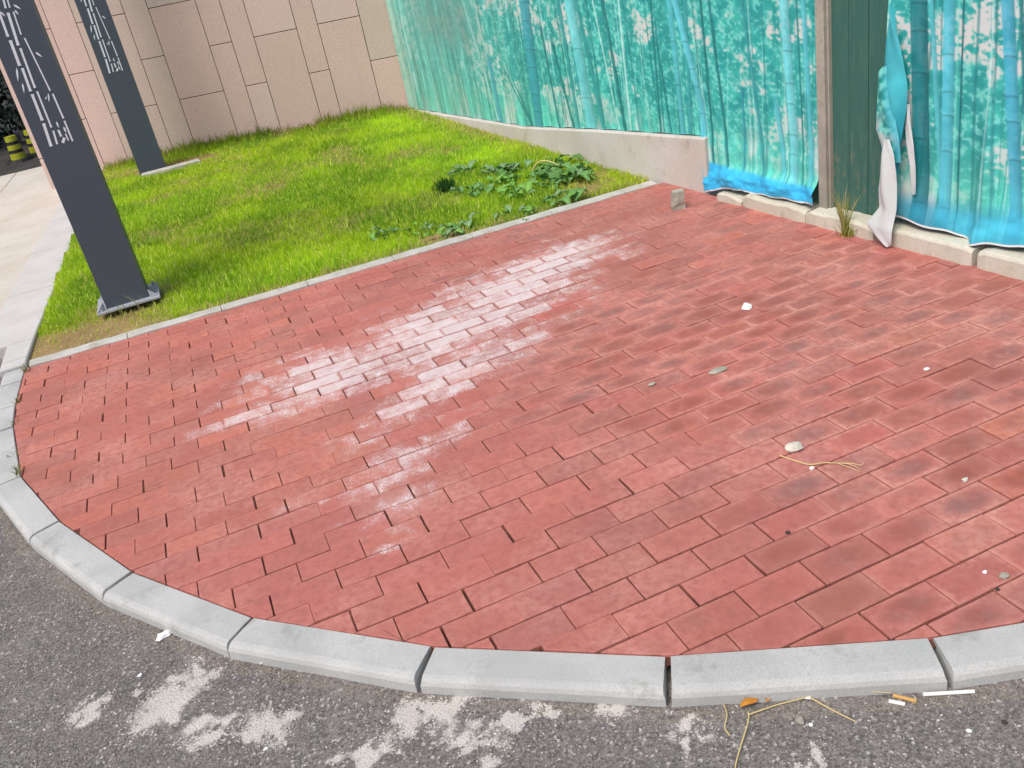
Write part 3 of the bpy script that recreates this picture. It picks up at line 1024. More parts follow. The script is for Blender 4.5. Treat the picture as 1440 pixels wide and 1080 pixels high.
# ------------------------------------------------------------------ printed banners
def bamboo_print(s, z, side):
    """flat printed picture of a bamboo grove, sRGB 0..255"""
    n1 = fbm(s * 3.4, z * 4.2, 3, 4); n2 = fbm(s * 20, z * 24, 5, 3); n3 = fbm(s * 55, z * 75, 9, 2)
    st_ = fbm(s * 30, z * 1.2, 15, 3)
    teal = np.array((66, 188, 176.)); deep = np.array((46, 156, 152.)); mint = np.array((142, 226, 212.)); pale = np.array((226, 214, 210.))
    w = np.clip((n2 - .5) * 2.6 + .55 + (n1 - .5) * 1.2, 0, 1)[..., None]
    c = deep * (1 - w) + teal * w
    w = np.clip((n3 - .50) * 4.5 + (n2 - .5) * 2, 0, 1)[..., None]
    c = c * (1 - w * .70) + mint * w * .70
    hl = sst(.52, .64, n1 + 0.30 * (n2 - .5)) * sst(.36, .56, n3 + (n2 - .5) * .8)
    c = c * (1 - .85 * hl[..., None]) + pale * .85 * hl[..., None]
    lo = sst(.55, .20, z)
    ground = np.array((104, 212, 188.)) * (.78 + .45 * st_[..., None])
    c = c * (1 - .7 * lo[..., None]) + ground * .7 * lo[..., None]
    lw = sst(.50, .20, z) * sst(.52, .66, fbm(s * 9, z * 4, 33, 3))
    c = c * (1 - .8 * lw[..., None]) + pale * .8 * lw[..., None]
    T1, T2, T3, T4, T5 = (38, 120, 122), (58, 152, 154), (86, 184, 192), (110, 200, 204), (184, 228, 222)
    if side == 0:
        L = [(-3.749, 1.08, -3.877, .129, .05, T5), (-3.106, 1.073, -2.904, .166, .03, T5), (-3.518, .868, -3.406, .135, .02, T1), (-2.381, 1.065, -2.154, .215, .04, T5),
             (-2.176, 1.062, -2.081, .238, .03, T5), (-2.095, .653, -2.089, .221, .09, (60, 160, 190)), (-1.383, 1.053, -1.449, .231, .135, (58, 150, 165)), (-1.872, .578, -1.622, .236, .03, T1),
             (-1.746, .485, -1.592, .228, .025, T1), (-1.201, .911, -1.15, .23, .035, T1), (-1.089, .807, -.961, .249, .035, T1), (-.912, 1.048, -.877, .247, .05, T2),
             (-.779, 1.047, -.712, .255, .13, T4), (-.693, 1.046, -.561, .27, .05, T2), (-.511, 1.044, -.387, .27, .02, T5), (-.393, 1.042, -.314, .278, .042, T1),
             (-.226, 1.041, -.241, .439, .026, T5), (.089, .958, .071, .301, .024, T1), (.109, .841, .164, .32, .024, T1), (.265, 1.035, .285, .316, .055, T3),
             (.4, 1.034, .357, .324, .034, T2), (.53, 1.032, .549, .096, .026, T1), (.598, 1.031, .684, .129, .026, T1), (.808, .604, .806, .135, .02, (56, 140, 160)),
             (.845, 1.029, .97, .138, .028, T2), (1.045, .582, 1.116, .161, .04, T3), (1.132, 1.025, 1.18, .149, .066, T4), (1.214, 1.024, 1.239, .158, .016, T1),
             (1.254, 1.024, 1.296, .157, .034, T3)]
        curve = [(.30, 1.10), (.315, 1.034), (.375, .809), (.468, .497), (.476, .25)]
    else:
        L = [(1.88, 1.017, 1.93, .159, .088, (30, 112, 118)), (1.939, 1.016, 2.003, .445, .028, T3), (2.023, 1.015, 2.046, .199, .058, (84, 184, 200)), (2.085, 1.015, 2.10, .30, .012, (26, 92, 98)),
             (2.265, 1.013, 2.372, .21, .057, (74, 172, 196)), (2.318, 1.012, 2.383, .511, .02, T1), (2.62, 1.0, 2.60, .2, .06, T3), (2.80, 1.0, 2.84, .2, .03, T1), (3.05, 1., 3.0, .2, .07, T4), (3.4, 1, 3.45, .2, .05, T3)]
        curve = None
    # many thin distant canes
    rr = random.Random(5 + side)
    thin = []
    s_lo, s_hi = float(s.min()), float(s.max())
    for _ in range(int((s_hi - s_lo) * 40)):
        a0 = rr.uniform(s_lo, s_hi); zt = rr.uniform(.5, 2.0)
        thin.append((a0, zt, a0 + rr.uniform(-.05, .08), rr.uniform(.05, .3), rr.uniform(.006, .016), rr.choice([T1, T2, T5, (40, 130, 130), (130, 214, 200), (30, 100, 100)])))

    def cane(c, pts_s, wd, colr, nodes, alpha=0.93, cut=None):
        u = (s - pts_s) / (wd * .5)
        m_ = np.clip((1 - np.abs(u)) * wd * .5 / 0.004, 0, 1)
        if cut is not None: m_ = m_ * cut
        sh = 1.04 + 0.13 * (-u) - 0.12 * u * u
        k = np.array(colr, float) * np.clip(sh, .6, 1.25)[..., None]
        k = k * (0.94 + .12 * n2[..., None])
        if nodes:
            q_ = z / (.11 + wd * .6) + wd * 37 + .35 * np.floor(z / .31)
            ph = q_ % 1.0 - .5 + u * u * .03
            nd = np.exp(-(ph * (.11 + wd * .6) / .0035) ** 2)
            k = k * (1 - .26 * nd[..., None]) + 9 * np.exp(-((ph - .06) * (.11 + wd * .6) / .005) ** 2)[..., None]
            k = k * (1 + .10 * (fbm(s * 4, z * 2.5, 44, 3) - .5)[..., None] * 2)
        return c * (1 - alpha * m_[..., None]) + k * alpha * m_[..., None]

    for a0, z0, a1, z1, wd, colr in thin:
        cen = a0 + (a1 - a0) * (z - z0) / (z1 - z0)
        cut = sst(z0 + .03, z0 - .1, z)
        c = cane(c, cen, wd, colr, None, .55, cut)
    for a0, z0, a1, z1, wd, colr in L:
        cen = a0 + (a1 - a0) * (z - z0) / (z1 - z0)
        cut = sst(z0 + .05, z0 - .05, z) if z0 < .95 else None
        c = cane(c, cen, wd, colr, .125 if wd > .05 else None, .84, cut)
    if curve:
        zz_ = [p[1] for p in curve][::-1]; s_ = [p[0] for p in curve][::-1]
        cen = np.interp(z, zz_, s_) + np.where(z > 1.1, (z - 1.1) * -.12, 0)
        c = cane(c, cen, .055, (98, 192, 204), .13, .85)
    if side == 0:
        # sun-faded, weathered far end
        fd = sst(-0.9, -3.2, s)[..., None]
        grey = np.array((122, 188, 176.)) * (.50 + .95 * st_[..., None])
        c = c * (1 - .62 * fd) + grey * .62 * fd
        gm = sst(.55, .85, z) * sst(-2.0, -2.6, s) * sst(-3.7, -3.1, s) * (.4 + .8 * n1)
        c = c * (1 - .65 * gm[..., None]) + np.array((104, 150, 142.)) * .65 * gm[..., None]
        be = sst(-3.75, -4.05, s)[..., None] * (.5 + .8 * n2[..., None])
        c = c * (1 - .7 * be) + np.array((176, 206, 184.)) * .7 * be
        bl = sst(.185, .160, z + .018 * (s - .9)) * sst(.44, .47, s)
    else:
        bl = .85 * sst(.27, .17, z + .05 * (n1 - .5)) * sst(1.7, 1.75, s)
        lg = sst(2.2, 2.14, s)
    bc = np.array((56, 178, 226.)) * (.82 + .35 * n2[..., None]) if side == 0 else (np.array((44, 138, 164.)) + np.array((20, 38, 42.)) * sst(1.9, 2.25, s)[..., None]) * (.86 + .28 * n2[..., None])
    c = c * (1 - .95 * bl[..., None]) + bc * .95 * bl[..., None]
    return np.clip(c, 4, 245)


def banner(name, s, bottom, zdense, side, offs):
    t = np.r_[0, .003, .006, np.linspace(0.009, 1, zdense), np.linspace(1, 2, 40)[1:]]
    SS = np.repeat(s[:, None], len(t), 1)
    zb = np.array([bottom(q) for q in s])[:, None]
    Z = np.where(t[None] <= 1, zb + (1.16 - zb) * np.minimum(t, 1)[None], 1.16 + (HT - 0.02 - 1.16) * (t[None] - 1))
    OFF = offs(SS, Z, zb)
    P = HA[None, None] + HD * SS[..., None] + HN * OFF[..., None]
    Vt = np.concatenate([P, Z[..., None]], -1).reshape(-1, 3)
    ni, nj = SS.shape
    idx = np.arange(ni * nj).reshape(ni, nj)
    q = np.stack([idx[:-1, :-1], idx[:-1, 1:], idx[1:, 1:], idx[1:, :-1]], -1).reshape(-1, 4)[:, ::-1]
    c = linv(bamboo_print(SS, Z, side))
    hem = (sst(.010, .006, Z - zb) * sst(.46, .5, SS))[..., None]
    c = (c * (1 - hem) + linv((226, 226, 224)) * hem).reshape(-1, 3)
    return obj(name, Vt, q, MAT["banner"], cols={"Col": c}, smooth=True)


def bot0(s):
    if s < 0.47: return conc_top(s) + 0.006 + 0.003 * math.sin(s * 23)
    return float(np.interp(s, [.47, .50, .60, .73, .85, 1.06, 1.338], [.012, .010, .045, .075, .072, .082, .088])) + .003 * math.sin(s * 40)


def off0(s, z, zb):
    o_ = 0.004 + 0.004 * (fbm(s * 5, z * 1.2, 51, 3) - .5) + .003 * np.sin(s * 21 + 2 * z)
    sk = sst(.44, .50, s)
    bulge = np.exp(-((z - zb - .055) / .045) ** 2) * sk
    o_ = o_ + bulge * (0.040 + 0.018 * np.sin(s * 19) + (.024 + .0) * (fbm(s * 14, z * 22, 53, 3) - .5)) + sk * sst(.25, .1, z) * .012 * np.abs(fbm(s * 26 + z * 20, z * 30 - s * 9, 57, 2) - .5)
    o_ = o_ + sk * sst(.05, 0, z - zb) * .028
    return o_ + 0.010 * sst(.35, .25, z) * sk


s0 = np.r_[np.arange(-4.10, -2.0, .013), np.arange(-2.0, 0.0, .0085), np.arange(0.0, 1.338, .0055), 1.338]
b0 = banner("printed_banner", s0, bot0, 200, 0, off0)
tag(b0, "long turquoise bamboo print banner with blue hem left of the bare panel", "banner")


def bot1(s):
    return float(np.interp(s, [1.73, 1.806, 1.976, 2.169, 2.203, 2.404, 4], [.125, .118, .108, .088, .080, .112, .11])) + .004 * math.sin(s * 31)


def off1(s, z, zb):
    o_ = 0.006 + .004 * (fbm(s * 5, z * 1.4, 71, 3) - .5)
    fold = np.exp(-((s - (2.165 + .03 * (z - .3))) / .030) ** 2) * sst(.75, .25, z)
    fold2 = np.exp(-((s - (2.225 + .02 * (z - .3))) / .032) ** 2) * sst(.85, .30, z)
    o_ = o_ - .014 * fold + .030 * fold2
    o_ = o_ + .020 * sst(.35, .12, z) * (.5 + .5 * np.sin(s * 17))
    o_ = o_ + .022 * sst(1.80, 1.74, s) * (.5 + .5 * np.sin(z * 9))
    return o_ + .02 * sst(.10, 0, z - zb)


s1 = np.r_[np.arange(1.745, 2.62, .0045), np.arange(2.62, 3.85, .012)]
b1 = banner("printed_banner", s1, bot1, 230, 1, off1)
tag(b1, "turquoise bamboo print banner with torn hanging edge right of the bare panel", "banner")

# torn flap hanging off the left edge of the right banner
FL = {
    "f1": ([(1.756, 1.001, 1.763), (1.75, .913, 1.793), (1.745, .80, 1.839), (1.739, .698, 1.866), (1.734, .593, 1.866), (1.731, .486, 1.851), (1.745, .394, 1.835), (1.769, .302, 1.823)], [.012, .022, .034, .042, .046, .044, .040, .036]),
    "f2": ([(1.754, .772, 1.772), (1.728, .748, 1.78), (1.728, .63, 1.804), (1.731, .509, 1.844), (1.747, .48, 1.855), (1.763, .435, 1.86), (1.795, .377, 1.862)], [.050, .055, .060, .064, .066, .064, .060]),
    "f3": ([(1.786, .477, 1.812), (1.775, .414, 1.843), (1.768, .335, 1.856), (1.762, .253, 1.861), (1.778, .174, 1.867), (1.755, .140, 1.868), (1.731, .105, 1.869), (1.728, .090, 1.869), (1.781, .045, 1.867), (1.817, .022, 1.864), (1.845, .011, 1.853)], [.072, .078, .084, .088, .092, .100, .108, .112, .112, .108, .104]),
    "f4": ([(1.854, .617, 1.865), (1.853, .543, 1.878), (1.863, .453, 1.902), (1.88, .363, 1.913), (1.886, .286, 1.912), (1.896, .234, 1.907)], [.024, .03, .034, .034, .03, .024]),
}
for nm, (rws, offs_) in FL.items():
    zz_ = np.array([r[1] for r in rws])[::-1]
    zs = np.linspace(zz_[0], zz_[-1], 46)
    lo_ = np.interp(zs, zz_, [r[0] for r in rws][::-1]); hi_ = np.interp(zs, zz_, [r[2] for r in rws][::-1]); of_ = np.interp(zs, zz_, offs_[::-1])
    u = np.linspace(0, 1, 13)
    SS = lo_[:, None] + (hi_ - lo_)[:, None] * u[None]
    ZZ = np.repeat(zs[:, None], 13, 1)
    curl = {"f1": .016, "f2": .010, "f3": .020, "f4": .008}[nm]
    OF = of_[:, None] + curl * np.sin(u[None] * math.pi) + curl * .6 * np.sin(u[None] * 7 + ZZ * 16) * .5
    P = HA[None, None] + HD * SS[..., None] + HN * OF[..., None]
    Vt = np.concatenate([P, ZZ[..., None]], -1).reshape(-1, 3)
    idx = np.arange(46 * 13).reshape(46, 13)
    q = np.stack([idx[:-1, :-1], idx[:-1, 1:], idx[1:, 1:], idx[1:, :-1]], -1).reshape(-1, 4)
    if nm in ("f1", "f2"):
        n2 = fbm(SS * 14, ZZ * 14, 3, 3)
        if nm == "f1":
            c = np.array((74, 186, 196.)) * (.86 + .28 * n2[..., None]) - np.array((30, 22, 14.)) * sst(.5, 1, u)[None, :, None] * sst(.75, .5, ZZ)[..., None]
        else:
            w_ = np.clip((fbm(SS * 60, ZZ * 60, 8, 2) - .5) * 4 + .5, 0, 1)[..., None]
            c = np.array((34, 150, 146.)) * (1 - w_) + np.array((126, 222, 208.)) * w_
            pk = sst(.60, .52, ZZ)[..., None] * sst(.42, .58, n2)[..., None]
            c = c * (1 - .7 * pk) + np.array((226, 206, 204.)) * .7 * pk
            rg = sst(.5, .9, u)[None, :, None] * np.ones_like(c)
            c = c * (1 - .8 * rg) + np.array((86, 188, 206.)) * .8 * rg
        o = obj("torn_flap", Vt, q, MAT["banner"], b1, cols={"Col": linv(np.clip(c, 0, 255)).reshape(-1, 3) * .86}, smooth=True)
    else:
        o = obj("torn_flap", Vt, q, MAT["bannerback"], b1, smooth=True)
        if nm == "f3": tag(o, "white reverse side of the torn banner strip")

# ------------------------------------------------------------------ dark columns with bamboo inlays
INL = [(0.08, 1.607, 0.074, 1.485, 0.014), (0.077, 1.467, 0.072, 1.345, 0.017), (0.079, 1.332, 0.073, 1.218, 0.015), (0.074, 1.203, 0.071, 1.07, 0.016), (0.071, 1.055, 0.062, 0.937, 0.017),
       (0.124, 1.672, 0.115, 1.61, 0.011), (0.117, 1.589, 0.103, 1.437, 0.015), (0.107, 1.423, 0.099, 1.23, 0.012), (0.102, 1.211, 0.099, 1.027, 0.010), (0.101, 1.009, 0.094, 0.94, 0.011),
       (0.14, 1.669, 0.134, 1.609, 0.008), (0.142, 1.588, 0.135, 1.482, 0.008), (0.144, 1.464, 0.162, 1.2, 0.008), (0.168, 1.183, 0.171, 1.056, 0.010), (0.171, 1.044, 0.171, 0.937, 0.010),
       (0.126, 1.007, 0.127, 0.972, 0.013), (0.152, 0.98, 0.153, 0.945, 0.008), (0.122, 0.940, 0.139, 0.963, 0.016)]
LEAVES = [(0.154, 1.62, 0.18, 1.593, 0.010), (0.15, 1.596, 0.16, 1.57, 0.008), (0.166, 1.391, 0.189, 1.361, 0.010), (0.055, 1.341, 0.036, 1.275, 0.010), (0.052, 1.266, 0.041, 1.215, 0.009),
          (0.149, 1.192, 0.136, 1.148, 0.008), (0.134, 1.178, 0.124, 1.162, 0.006), (0.058, 1.571, 0.054, 1.541, 0.007), (0.086, 1.600, 0.100, 1.574, 0.008), (0.058, 1.56, 0.045, 1.52, 0.008),
          (0.132, 1.051, 0.133, 1.016, 0.009), (0.156, 1.018, 0.157, 0.983, 0.010)]
CW, CD, CH = 0.238, 0.20, 3.2


def column(loc, label):
    root = empty("light_column", loc)
    tag(root, label, "column", "dark columns with bamboo inlays")
    v, f = box(0, CW, 0, CD, 0.012, CH, 0.003)
    obj("shaft", v, f, MAT["steel"], root)
    v, f = box(-0.055, CW + 0.06, -0.045, CD + 0.05, 0.0, 0.014, 0.002)
    bp = obj("base_plate", v, f, MAT["plate"], root)
    for bxp, byp in ((-0.028, -0.018), (CW + 0.032, -0.018), (-0.028, CD + 0.022), (CW + 0.032, CD + 0.022)):
        vv, ff = [], []
        for lvl, (z, r) in enumerate(((0.014, .013), (0.024, .013), (0.024, .006), (0.036, .006))):
            for k in range(6): vv.append((bxp + r * math.cos(k * math.pi / 3), byp + r * math.sin(k * math.pi / 3), z))
        for lvl in range(3):
            for k in range(6): ff.append((lvl * 6 + k, lvl * 6 + (k + 1) % 6, lvl * 6 + 6 + (k + 1) % 6, lvl * 6 + 6 + k))
        ff.append(tuple(range(18, 24)))
        obj("bolt", vv, ff, MAT["plate"], bp)
    for xa, xb in ((-0.006, -0.052), (CW + 0.006, CW + 0.056)):
        vv = [(xa, -.006, .014), (xb, -.040, .014), (xa, -.006, .060), (xa, .000, .014), (xb, -.034, .014), (xa, .000, .060)]
        ff = [(0, 1, 2), (5, 4, 3), (0, 3, 4, 1), (1, 4, 5, 2), (2, 5, 3, 0)]
        obj("gusset", vv, ff, MAT["plate"], bp)

    def inlay(pts):
        y0, y1 = -0.0015, 0.002
        n_ = len(pts)
        vv = [(x, y0, z) for x, z in pts] + [(x, y1, z) for x, z in pts]
        ff = [tuple(range(n_))] + [(i, n_ + i, n_ + (i + 1) % n_, (i + 1) % n_) for i in range(n_)]
        obj("bamboo_inlay", vv, ff, MAT["acrylic"], root)

    for rep in range(3):
        dz = rep * 0.735
        for a0, z0, a1, z1, w in INL:
            if z0 + dz > 3.1 or (rep and z0 < 0.97): continue
            dx, dz_ = a1 - a0, z1 - z0; L = math.hypot(dx, dz_); tx, tz = dx / L, dz_ / L; px_, pz_ = -tz, tx
            h_ = w / 2
            pts = [(a0 + px_ * h_, z0 + pz_ * h_), (a0 - px_ * h_, z0 - pz_ * h_)]
            mid = 0.82
            pts += [(a0 + dx * .1 - px_ * h_ * mid, z0 + dz_ * .1 - pz_ * h_ * mid), (a0 + dx * .9 - px_ * h_ * mid, z0 + dz_ * .9 - pz_ * h_ * mid),
                    (a1 - px_ * h_, z1 - pz_ * h_), (a1 + px_ * h_, z1 + pz_ * h_), (a0 + dx * .9 + px_ * h_ * mid, z0 + dz_ * .9 + pz_ * h_ * mid), (a0 + dx * .1 + px_ * h_ * mid, z0 + dz_ * .1 + pz_ * h_ * mid)]
            inlay([(x, z + dz) for x, z in pts])
        for a0, z0, a1, z1, w in LEAVES:
            if z0 + dz > 3.1 or (rep and z0 < 1.06): continue
            dx, dz_ = a1 - a0, z1 - z0; L = math.hypot(dx, dz_); px_, pz_ = -dz_ / L, dx / L
            pts = [(a0, z0), (a0 + dx * .3 - px_ * w / 2, z0 + dz_ * .3 - pz_ * w / 2), (a0 + dx * .65 - px_ * w * .38, z0 + dz_ * .65 - pz_ * w * .38), (a1, z1),
                   (a0 + dx * .65 + px_ * w * .38, z0 + dz_ * .65 + pz_ * w * .38), (a0 + dx * .3 + px_ * w / 2, z0 + dz_ * .3 + pz_ * w / 2)]
            inlay([(x, z + dz) for x, z in pts])
    return root


column((-0.654, 5.383, 0.026), "nearer dark grey column with white bamboo inlay on a bolted base plate")
column((-0.372, 9.00, 0.055), "farther dark grey column with white bamboo inlay close to the granite wall")

# pale footing block beside the farther column
v, f = box(-0.36, 0.17, 8.83, 8.90, 0.0, 0.128, 0.012)
v = [(x, y + 0.10 * (x - 0.0) * .2 + .012 * (float(vnoise(x * 9, z * 40, 2)) - .5), z) for x, y, z in v]
o = obj("footing_block", v, f, MAT["edging"])
tag(o, "low pale footing block in the grass before the farther column", "block")

# ------------------------------------------------------------------ broad-leaved weeds on the lawn
def leaf_mesh(name, lobes, width, colr, curl):
    nl, nw = 15, 4
    v, cc = [], []
    for i in range(nl):
        t = i / (nl - 1)
        prof = width * math.sin(math.pi * min(1, .10 + t * .92)) ** .75 * (1 - .28 * t)
        prof *= 1 + lobes * math.sin(t * 21) + .10 * math.sin(t * 47 + 1)
        if t < .18: prof = width * .12
        for j in range(nw + 1):
            u = j / nw * 2 - 1
            v.append((t, u * prof, curl * math.sin(t * 2.4) - curl * .75 * t * t + abs(u) * .10 * prof / width + .045 * math.sin(t * 17 + u * 4)))
            k = (.75 + .25 * abs(u)) if abs(u) > .1 else 1.25
            cc.append(np.array(colr) * k * (0.9 + 0.2 * random.random()))
    f = []
    for i in range(nl - 1):
        for j in range(nw):
            a_ = i * (nw + 1) + j
            f.append((a_, a_ + nw + 1, a_ + nw + 2, a_ + 1))
    return mesh(name, v, f, MAT["leaf"], smooth=True, cols={"Col": np.array(cc)})


LEAF = [leaf_mesh("leaf_a", .20, .27, lin(116, 160, 92), .28), leaf_mesh("leaf_b", .14, .32, lin(98, 140, 70), .25),
        leaf_mesh("leaf_c", .22, .26, lin(128, 160, 112), .28), leaf_mesh("leaf_d", .12, .30, lin(128, 174, 78), .22)]
WEEDS = [
    (2.37, 5.34, .17, 11, 0, "tall splayed grey-green weed against the concrete wall near the edging"),
    (2.33, 5.72, .14, 10, 1, "dark rounded weed at the foot of the concrete wall"),
    (2.06, 5.96, .13, 10, 2, "greyish-leaved weed in the middle of the far weed patch"),
    (1.72, 5.66, .13, 9, 0, "low green weed left of the centre of the weed patch"),
    (1.90, 5.36, .13, 9, 3, "bright green weed in the centre of the lawn weed patch"),
    (1.80, 6.20, .11, 8, 2, "pale weed farthest out in the lawn behind the dark tuft"),
    (2.14, 5.38, .13, 9, 1, "spreading weed between the wall weed and the bright green one"),
    (1.40, 4.995, .13, 8, 2, "grey-green weed lying over the edging beside a bare patch"),
    (1.76, 4.98, .11, 7, 2, "flat dull weed at the middle of the lawn edging"),
    (2.07, 5.00, .16, 8, 0, "weed with broad flat leaves on the edging near the wall end"),
    (1.02, 5.30, .10, 6, 2, "small grey weed in the grass left of the bare patch"),
    (1.22, 5.00, .08, 6, 3, "tiny light green weed beside the bare patch on the edging"),
    (1.20, 5.22, .07, 5, 2, "small pale weed just above the bare patch"),
    (1.95, 5.68, .12, 9, 3, "green weed inside the patch in front of the grey one"),
    (2.20, 5.55, .13, 9, 0, "weed close behind the fallen pale stalk"),
]
for wx, wy, sz_, nlv, kind_, lab in WEEDS:
    z0 = float(lawn_z(wx, wy))
    root = empty("weed", (wx, wy, z0), random.uniform(0, 6))
    tag(root, lab, "weed", "broad-leaved weeds on the lawn")
    for k in range(int(nlv * 1.6)):
        o = link("leaf", LEAF[kind_ if random.random() < .7 else random.randrange(4)], root)
        a_ = k * 2.399 + random.uniform(-.3, .3)
        s_ = sz_ * random.uniform(.5, 1.0)
        o.scale = (s_, s_ * random.uniform(.8, 1.2), s_)
        o.rotation_euler = (random.uniform(-.25, .25), -random.uniform(-.05, .35) - (.35 if k > nlv else 0), a_)
        o.location = (random.gauss(0, .06), random.gauss(0, .05), random.uniform(.004, .03))


def blade_tuft(name, loc, n, hgt, spread, colr, label, lean=.5, seed=1, w=.003):
    r = np.random.default_rng(seed)
    v, f, c = [], [], []
    for i in range(n):
        a_ = r.uniform(0, 6.28); hh = hgt * r.uniform(.5, 1.0); ll = hh * r.uniform(.1, lean)
        ox, oy = r.normal(0, spread, 2); fa = r.uniform(0, 6.28)
        k0 = len(v)
        for t, ww_ in ((0, 1), (.35, 1), (.7, .7), (1, 0)):
            cx = ox + math.cos(a_) * ll * t ** 1.7; cy = oy + math.sin(a_) * ll * t ** 1.7; cz = hh * (t - .2 * (ll / hh) * t * t)
            if ww_ == 0: v.append((cx, cy, cz))
            else:
                v.append((cx - w * ww_ * math.cos(fa), cy - w * ww_ * math.sin(fa), cz)); v.append((cx + w * ww_ * math.cos(fa), cy + w * ww_ * math.sin(fa), cz))
        f += [(k0, k0 + 1, k0 + 3, k0 + 2), (k0 + 2, k0 + 3, k0 + 5, k0 + 4), (k0 + 4, k0 + 5, k0 + 6)]
        cc = np.array(colr[int(r.integers(len(colr)))]) * r.uniform(.75, 1.2)
        c += [cc] * 7
    o = obj(name, v, f, MAT["grass"], cols={"Col": np.array(c)})
    o.location = loc
    if label: tag(o, label, "grass tuft")
    return o


blade_tuft("grass_tuft", (1.60, 5.92, float(lawn_z(1.6, 5.92))), 260, .12, .034, [lin(64, 104, 46), lin(52, 92, 40)], "dense dark green grass tuft standing in the lawn", .5, 3)
blade_tuft("grass_tuft", (*hp(1.575, 0, .095)[:2], 0.0), 34, .27, .006, [lin(178, 176, 100), lin(140, 156, 70), lin(208, 192, 130)], "tall dry grass tuft at the foot of the bare green panel", .35, 4, .0022)
blade_tuft("grass_tuft", (*hp(1.60, 0, .09)[:2], 0.0), 40, .09, .02, [lin(172, 168, 84), lin(140, 150, 60)], "short yellowish grass below the tall dry tuft", .9, 5, .003)
for i, (gx_, gy_, hh, nn_, lab) in enumerate([(-1.065, 4.86, .06, 16, "small sprig at the corner of lawn edging and kerb"), (-1.072, 4.45, .045, 12, "small sprig in the left kerb joint nearest the sprig corner"),
                                  (-1.06, 4.20, .04, 10, "tiny sprig where the left kerb starts to curve"), (-0.99, 3.66, .06, 18, "yellowish sprig in the curving left kerb joint"),
                                  (-1.02, 3.86, .035, 8, "faint sprig along the inner edge of the left kerb")]):
    blade_tuft("sprig", (gx_, gy_, 0.0), nn_, hh, .012, [lin(132, 140, 70), lin(170, 160, 96), lin(96, 110, 60)], lab, 1.2, 10 + i, .0016)
blade_tuft("sprig", (-0.46, 5.32, 0.0), 9, .20, .03, [lin(190, 184, 140)], "thin pale grass stems before the nearer column", .8, 31, .0016)
blade_tuft("sprig", (-0.31, 5.45, 0.0), 14, .26, .03, [lin(170, 172, 120), lin(120, 136, 80)], "thin grass stems right of the nearer column plate", .9, 32, .0016)
blade_tuft("sprig", (-0.60, 5.33, 0.0), 14, .10, .04, [lin(120, 136, 66), lin(150, 150, 84)], "short grass stems under the front of the nearer column plate", .9, 33, .002)


def tube(pts, rad, sides=6, taper=1.0):
    v, f = [], []
    n_ = len(pts)
    for i, p in enumerate(pts):
        a_ = Vector(pts[max(i - 1, 0)]); b_ = Vector(pts[min(i + 1, n_ - 1)]); t = (b_ - a_).normalized()
        up = Vector((0, 0, 1)) if abs(t.z) < .9 else Vector((1, 0, 0))
        s_ = t.cross(up).normalized(); u_ = s_.cross(t)
        r = rad * (1 + (taper - 1) * i / (n_ - 1))
        for k in range(sides):
            q = Vector(p) + s_ * r * math.cos(k * 2 * math.pi / sides) + u_ * r * math.sin(k * 2 * math.pi / sides)
            v.append(tuple(q))
    for i in range(n_ - 1):
        for k in range(sides):
            f.append((i * sides + k, i * sides + (k + 1) % sides, (i + 1) * sides + (k + 1) % sides, (i + 1) * sides + k))
    f.append(tuple(range(sides))[::-1]); f.append(tuple(range((n_ - 1) * sides, n_ * sides)))
    return v, f


def smooth_pts(pts, k=6):
    P = [np.array(p, float) for p in pts]; out = []
    for i in range(len(P) - 1):
        p0 = P[max(i - 1, 0)]; p1 = P[i]; p2 = P[i + 1]; p3 = P[min(i + 2, len(P) - 1)]
        for j in range(k):
            t = j / k
            out.append(tuple(.5 * ((2 * p1) + (-p0 + p2) * t + (2 * p0 - 5 * p1 + 4 * p2 - p3) * t * t + (-p0 + 3 * p1 - 3 * p2 + p3) * t ** 3)))
    out.append(tuple(P[-1])); return out


v, f = tube(smooth_pts([(2.17, 5.70, .03), (2.20, 5.66, .09), (2.25, 5.60, .10), (2.31, 5.53, .06)]), .006, 6, .6)
o = obj("fallen_stalk", v, f, MAT["dry"]); tag(o, "pale bent dry stalk lying over the weeds by the wall", "stalk")


# ------------------------------------------------------------------ loose things on paving and road
def pebble(name, loc, r, m, label, cat, seed=0, flat=.5, group=None, rz=0.0):
    rr = np.random.default_rng(seed)
    v, f = [], []
    nl, ns = 6, 9
    for i in range(nl + 1):
        ph = math.pi * i / nl
        for k in range(ns):
            th_ = 2 * math.pi * k / ns
            d = np.array((math.sin(ph) * math.cos(th_), math.sin(ph) * math.sin(th_), math.cos(ph)))
            q = d * (1 + .32 * (vnoise(d[0] * 1.7 + seed * 3.3 + 9, d[1] * 1.7 + d[2] * 2.1 + 5, seed) - .5) * 2)
            v.append((q[0] * r[0], q[1] * r[1], q[2] * r[2] + r[2] * .75))
    for i in range(nl):
        for k in range(ns):
            f.append((i * ns + k, (i + 1) * ns + k, (i + 1) * ns + (k + 1) % ns, i * ns + (k + 1) % ns))
    o = obj(name, v, f, MAT[m]); o.location = loc; o.rotation_euler = (0, 0, rz)
    return tag(o, label, cat, group)


